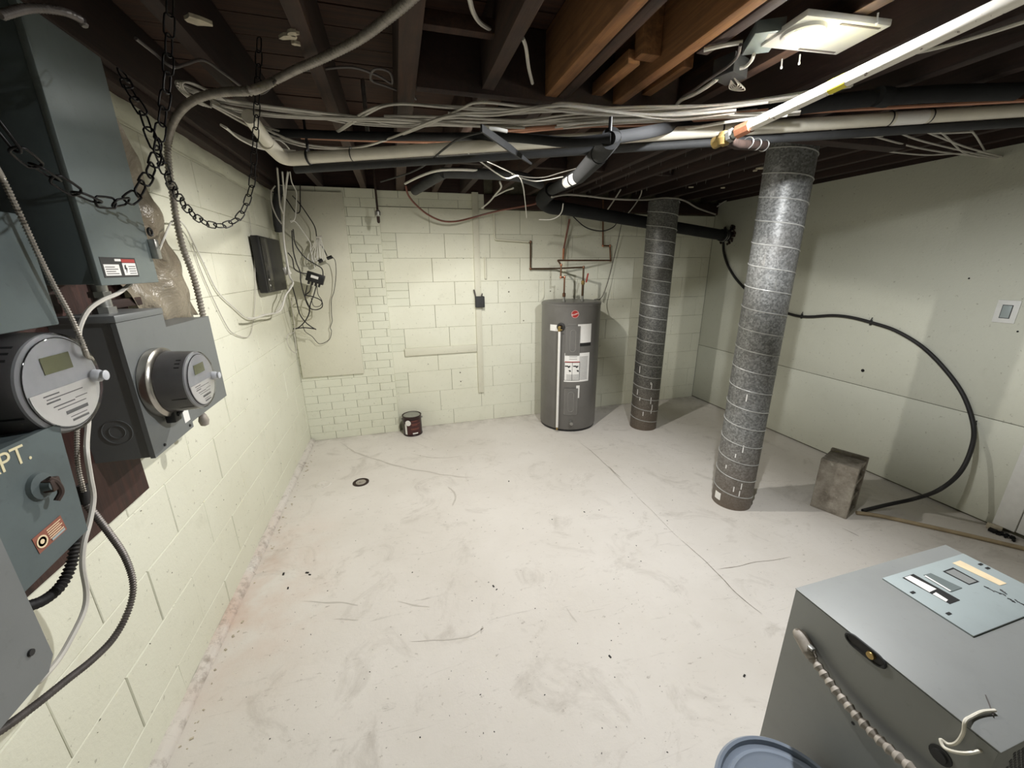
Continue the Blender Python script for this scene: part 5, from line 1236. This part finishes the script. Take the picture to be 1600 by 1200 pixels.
def scribble(L_, seedv):
    mb = MB(); random.seed(seedv); 
    for (u0, v0), (u1, v1) in L_:
        a = on(u0, v0, 2, TZ); b = on(u1, v1, 2, TZ); n = 14
        pts = [a.lerp(b, i/n)+Vector((random.uniform(-.002, .002), random.uniform(-.004, .004), .0006)) for i in range(n+1)]
        mb.tube(pts, .0006, 4, smooth=False)
    mb.build('handwriting', M['ink'], pl)
scribble([((1538, 916), (1552, 924)), ((1556, 925), (1571, 931)), ((1564, 922), (1570, 927)), ((1577, 936), (1583, 940)), ((1585, 937), (1600, 946))], 3)
# side: oval pull, connector, hole
q = on(1352, 1015, 0, BX0)
mb = MB(); mb.M = frame((BX0-.0002, q.y, q.z), (0, -1, 0), (0, 0, 1)); k = []
for i in range(33):
    a = 2*PI*i/32; k.append((.020*math.cos(a)+(.016 if math.cos(a) > 0 else -.016), .012*math.sin(a), .001))
mb.tube(k, .0028, 6, smooth=False, cap=False); ov = mb.build('pull_rim', M['absgrey'], t)
mb = MB(); mb.M = frame((BX0-.0003, q.y, q.z), (0, -1, 0), (0, 0, 1)); mb.prism([(p[0]*.9, p[1]*.85) for p in k[:-1]], 0, .001); mb.build('pull_recess', M['rubber'], t)
mb = MB(); mb.M = frame((BX0-.0003, q.y-.012, q.z), (0, -1, 0), (0, 0, 1)); mb.lathe([(.0085, 0), (.007, .006), (0, .006)], 12); mb.build('lock', M['brass'], t)
q = on(1333, 1130, 0, BX0); mb = MB(); mb.M = frame((BX0-.0003, q.y, q.z), (0, -1, 0), (0, 0, 1)); mb.lathe([(.0035, 0), (.0035, .0006), (0, .0006)], 12); mb.build('bolt_hole', M['ink'], t)
q = on(1470, 1180, 0, BX0); mb = MB(); mb.M = frame((BX0-.0003, q.y, q.z), (0, -1, 0), (0, 0, 1)); mb.lathe([(.016, 0), (.016, .002), (.011, .002), (.010, .006), (0, .006)], 16); mb.build('entry_bushing', M['absgrey'], t)
# front mesh grille (face towards the camera side)
mb = MB(); s = .011
for i in range(34):
    for j in range(9):
        x = BX0+.06+i*s+(s/2 if j % 2 else 0); z = BZ-.035-j*s*.8; r = .0042
        mb.add([(x+r*math.cos(a*PI/3), BY0+.0024, z+r*math.sin(a*PI/3)) for a in range(6)], [tuple(range(6))])
mb.build('vent_holes', M['ink'], t, kind='stuff')
a = on(1248, 992, 0, BX0-.016); b = on(1268, 1025, 0, BX0-.02)
cx_pts = [on(1266, 1024, 0, BX0-.02), on(1285, 1050, 0, BX0-.022), on(1310, 1084, 0, BX0-.024), on(1340, 1120, 0, BX0-.026), on(1370, 1152, 0, BX0-.028), on(1400, 1180, 0, BX0-.03), on(1440, 1215, 0, BX0-.03), on(1480, 1248, 0, BX0-.03)]
t = thing('flexible_conduit', 'dusty ribbed conduit clamped to the side of the grey cabinet', 'conduit', cx_pts[1])
MB().tube(cx_pts, .0108, 14, ribs=.0150).build('conduit_run', M['armor_dust'], t)
mb = MB(); mb.tube([on(1246, 988, 0, BX0-.008), on(1252, 996, 0, BX0-.014), on(1262, 1014, 0, BX0-.018), on(1269, 1028, 0, BX0-.02)], [.011]*4+[.0145]*11+[.0125]*4, 12); mb.build('angle_connector', M['armor_dust'], t)
mb = MB(); p = on(1268, 1012, 0, BX0-.022); mb.M = Matrix.Translation(p); mb.box((-.006, -.006, -.003), (.004, .006, .003), .001); mb.build('clamp_screw', M['steel'], t)
a = [on(1555, 1110, 2, BZ+.005), on(1535, 1112, 2, BZ+.005), on(1518, 1120, 2, BZ+.004), on(1508, 1127, 0, BX0-.004), on(1505, 1145, 0, BX0-.006), on(1495, 1160, 0, BX0-.006), on(1482, 1163, 0, BX0-.010), on(1470, 1156, 0, BX0-.014), on(1478, 1170, 0, BX0-.02), on(1510, 1177, 0, BX0-.02), on(1550, 1168, 2, BZ-.02), on(1600, 1155, 2, BZ-.01), on(1650, 1145, 2, BZ-.01)]
cable('cream_wire', 'cream wire curling over the near edge of the grey cabinet', a, .0026, 'pvc')
a = [on(1540, 1086, 2, BZ+.003), on(1545, 1098, 2, BZ+.003), on(1552, 1118, 2, BZ+.003)]
cable('thin_wire', 'short bare dark wire end lying on the cabinet top', a, .0009, 'cablegrey')
# ---- pail with lid
t = thing('lidded_pail', 'grey-blue lidded pail at the bottom edge in front of the cabinet', 'pail', (.70, .345, 0))
m = Matrix.Translation((.70, .345, 0))
mb = MB(); mb.M = m; mb.lathe([(.118, 0), (.12, .005), (.137, .365)], 48); mb.build('bucket', M['pail'], t)
mb = MB(); mb.M = m; mb.lathe([(.139, .350), (.148, .352), (.1485, .388), (.143, .395), (.137, .393), (.134, .383), (.129, .381)], 64); mb.build('lid_rim', M['lid'], t)
mb = MB(); mb.M = m; mb.lathe([(.130, .3808), (.122, .381)], 64); mb.build('rim_groove', M['lid_dark'], t)
mb = MB(); mb.M = m; mb.lathe([(.123, .3805), (.121, .388), (.114, .390), (.108, .386), (0, .384)], 64); mb.build('lid_panel', M['lid'], t)
mb = MB(); mb.M = m; mb.tube([(.028*math.cos(a), -.02+.028*math.sin(a), .387) for a in [2*PI*i/24 for i in range(25)]], .003, 6, smooth=False, cap=False); mb.build('spout_ring', M['lid'], t)
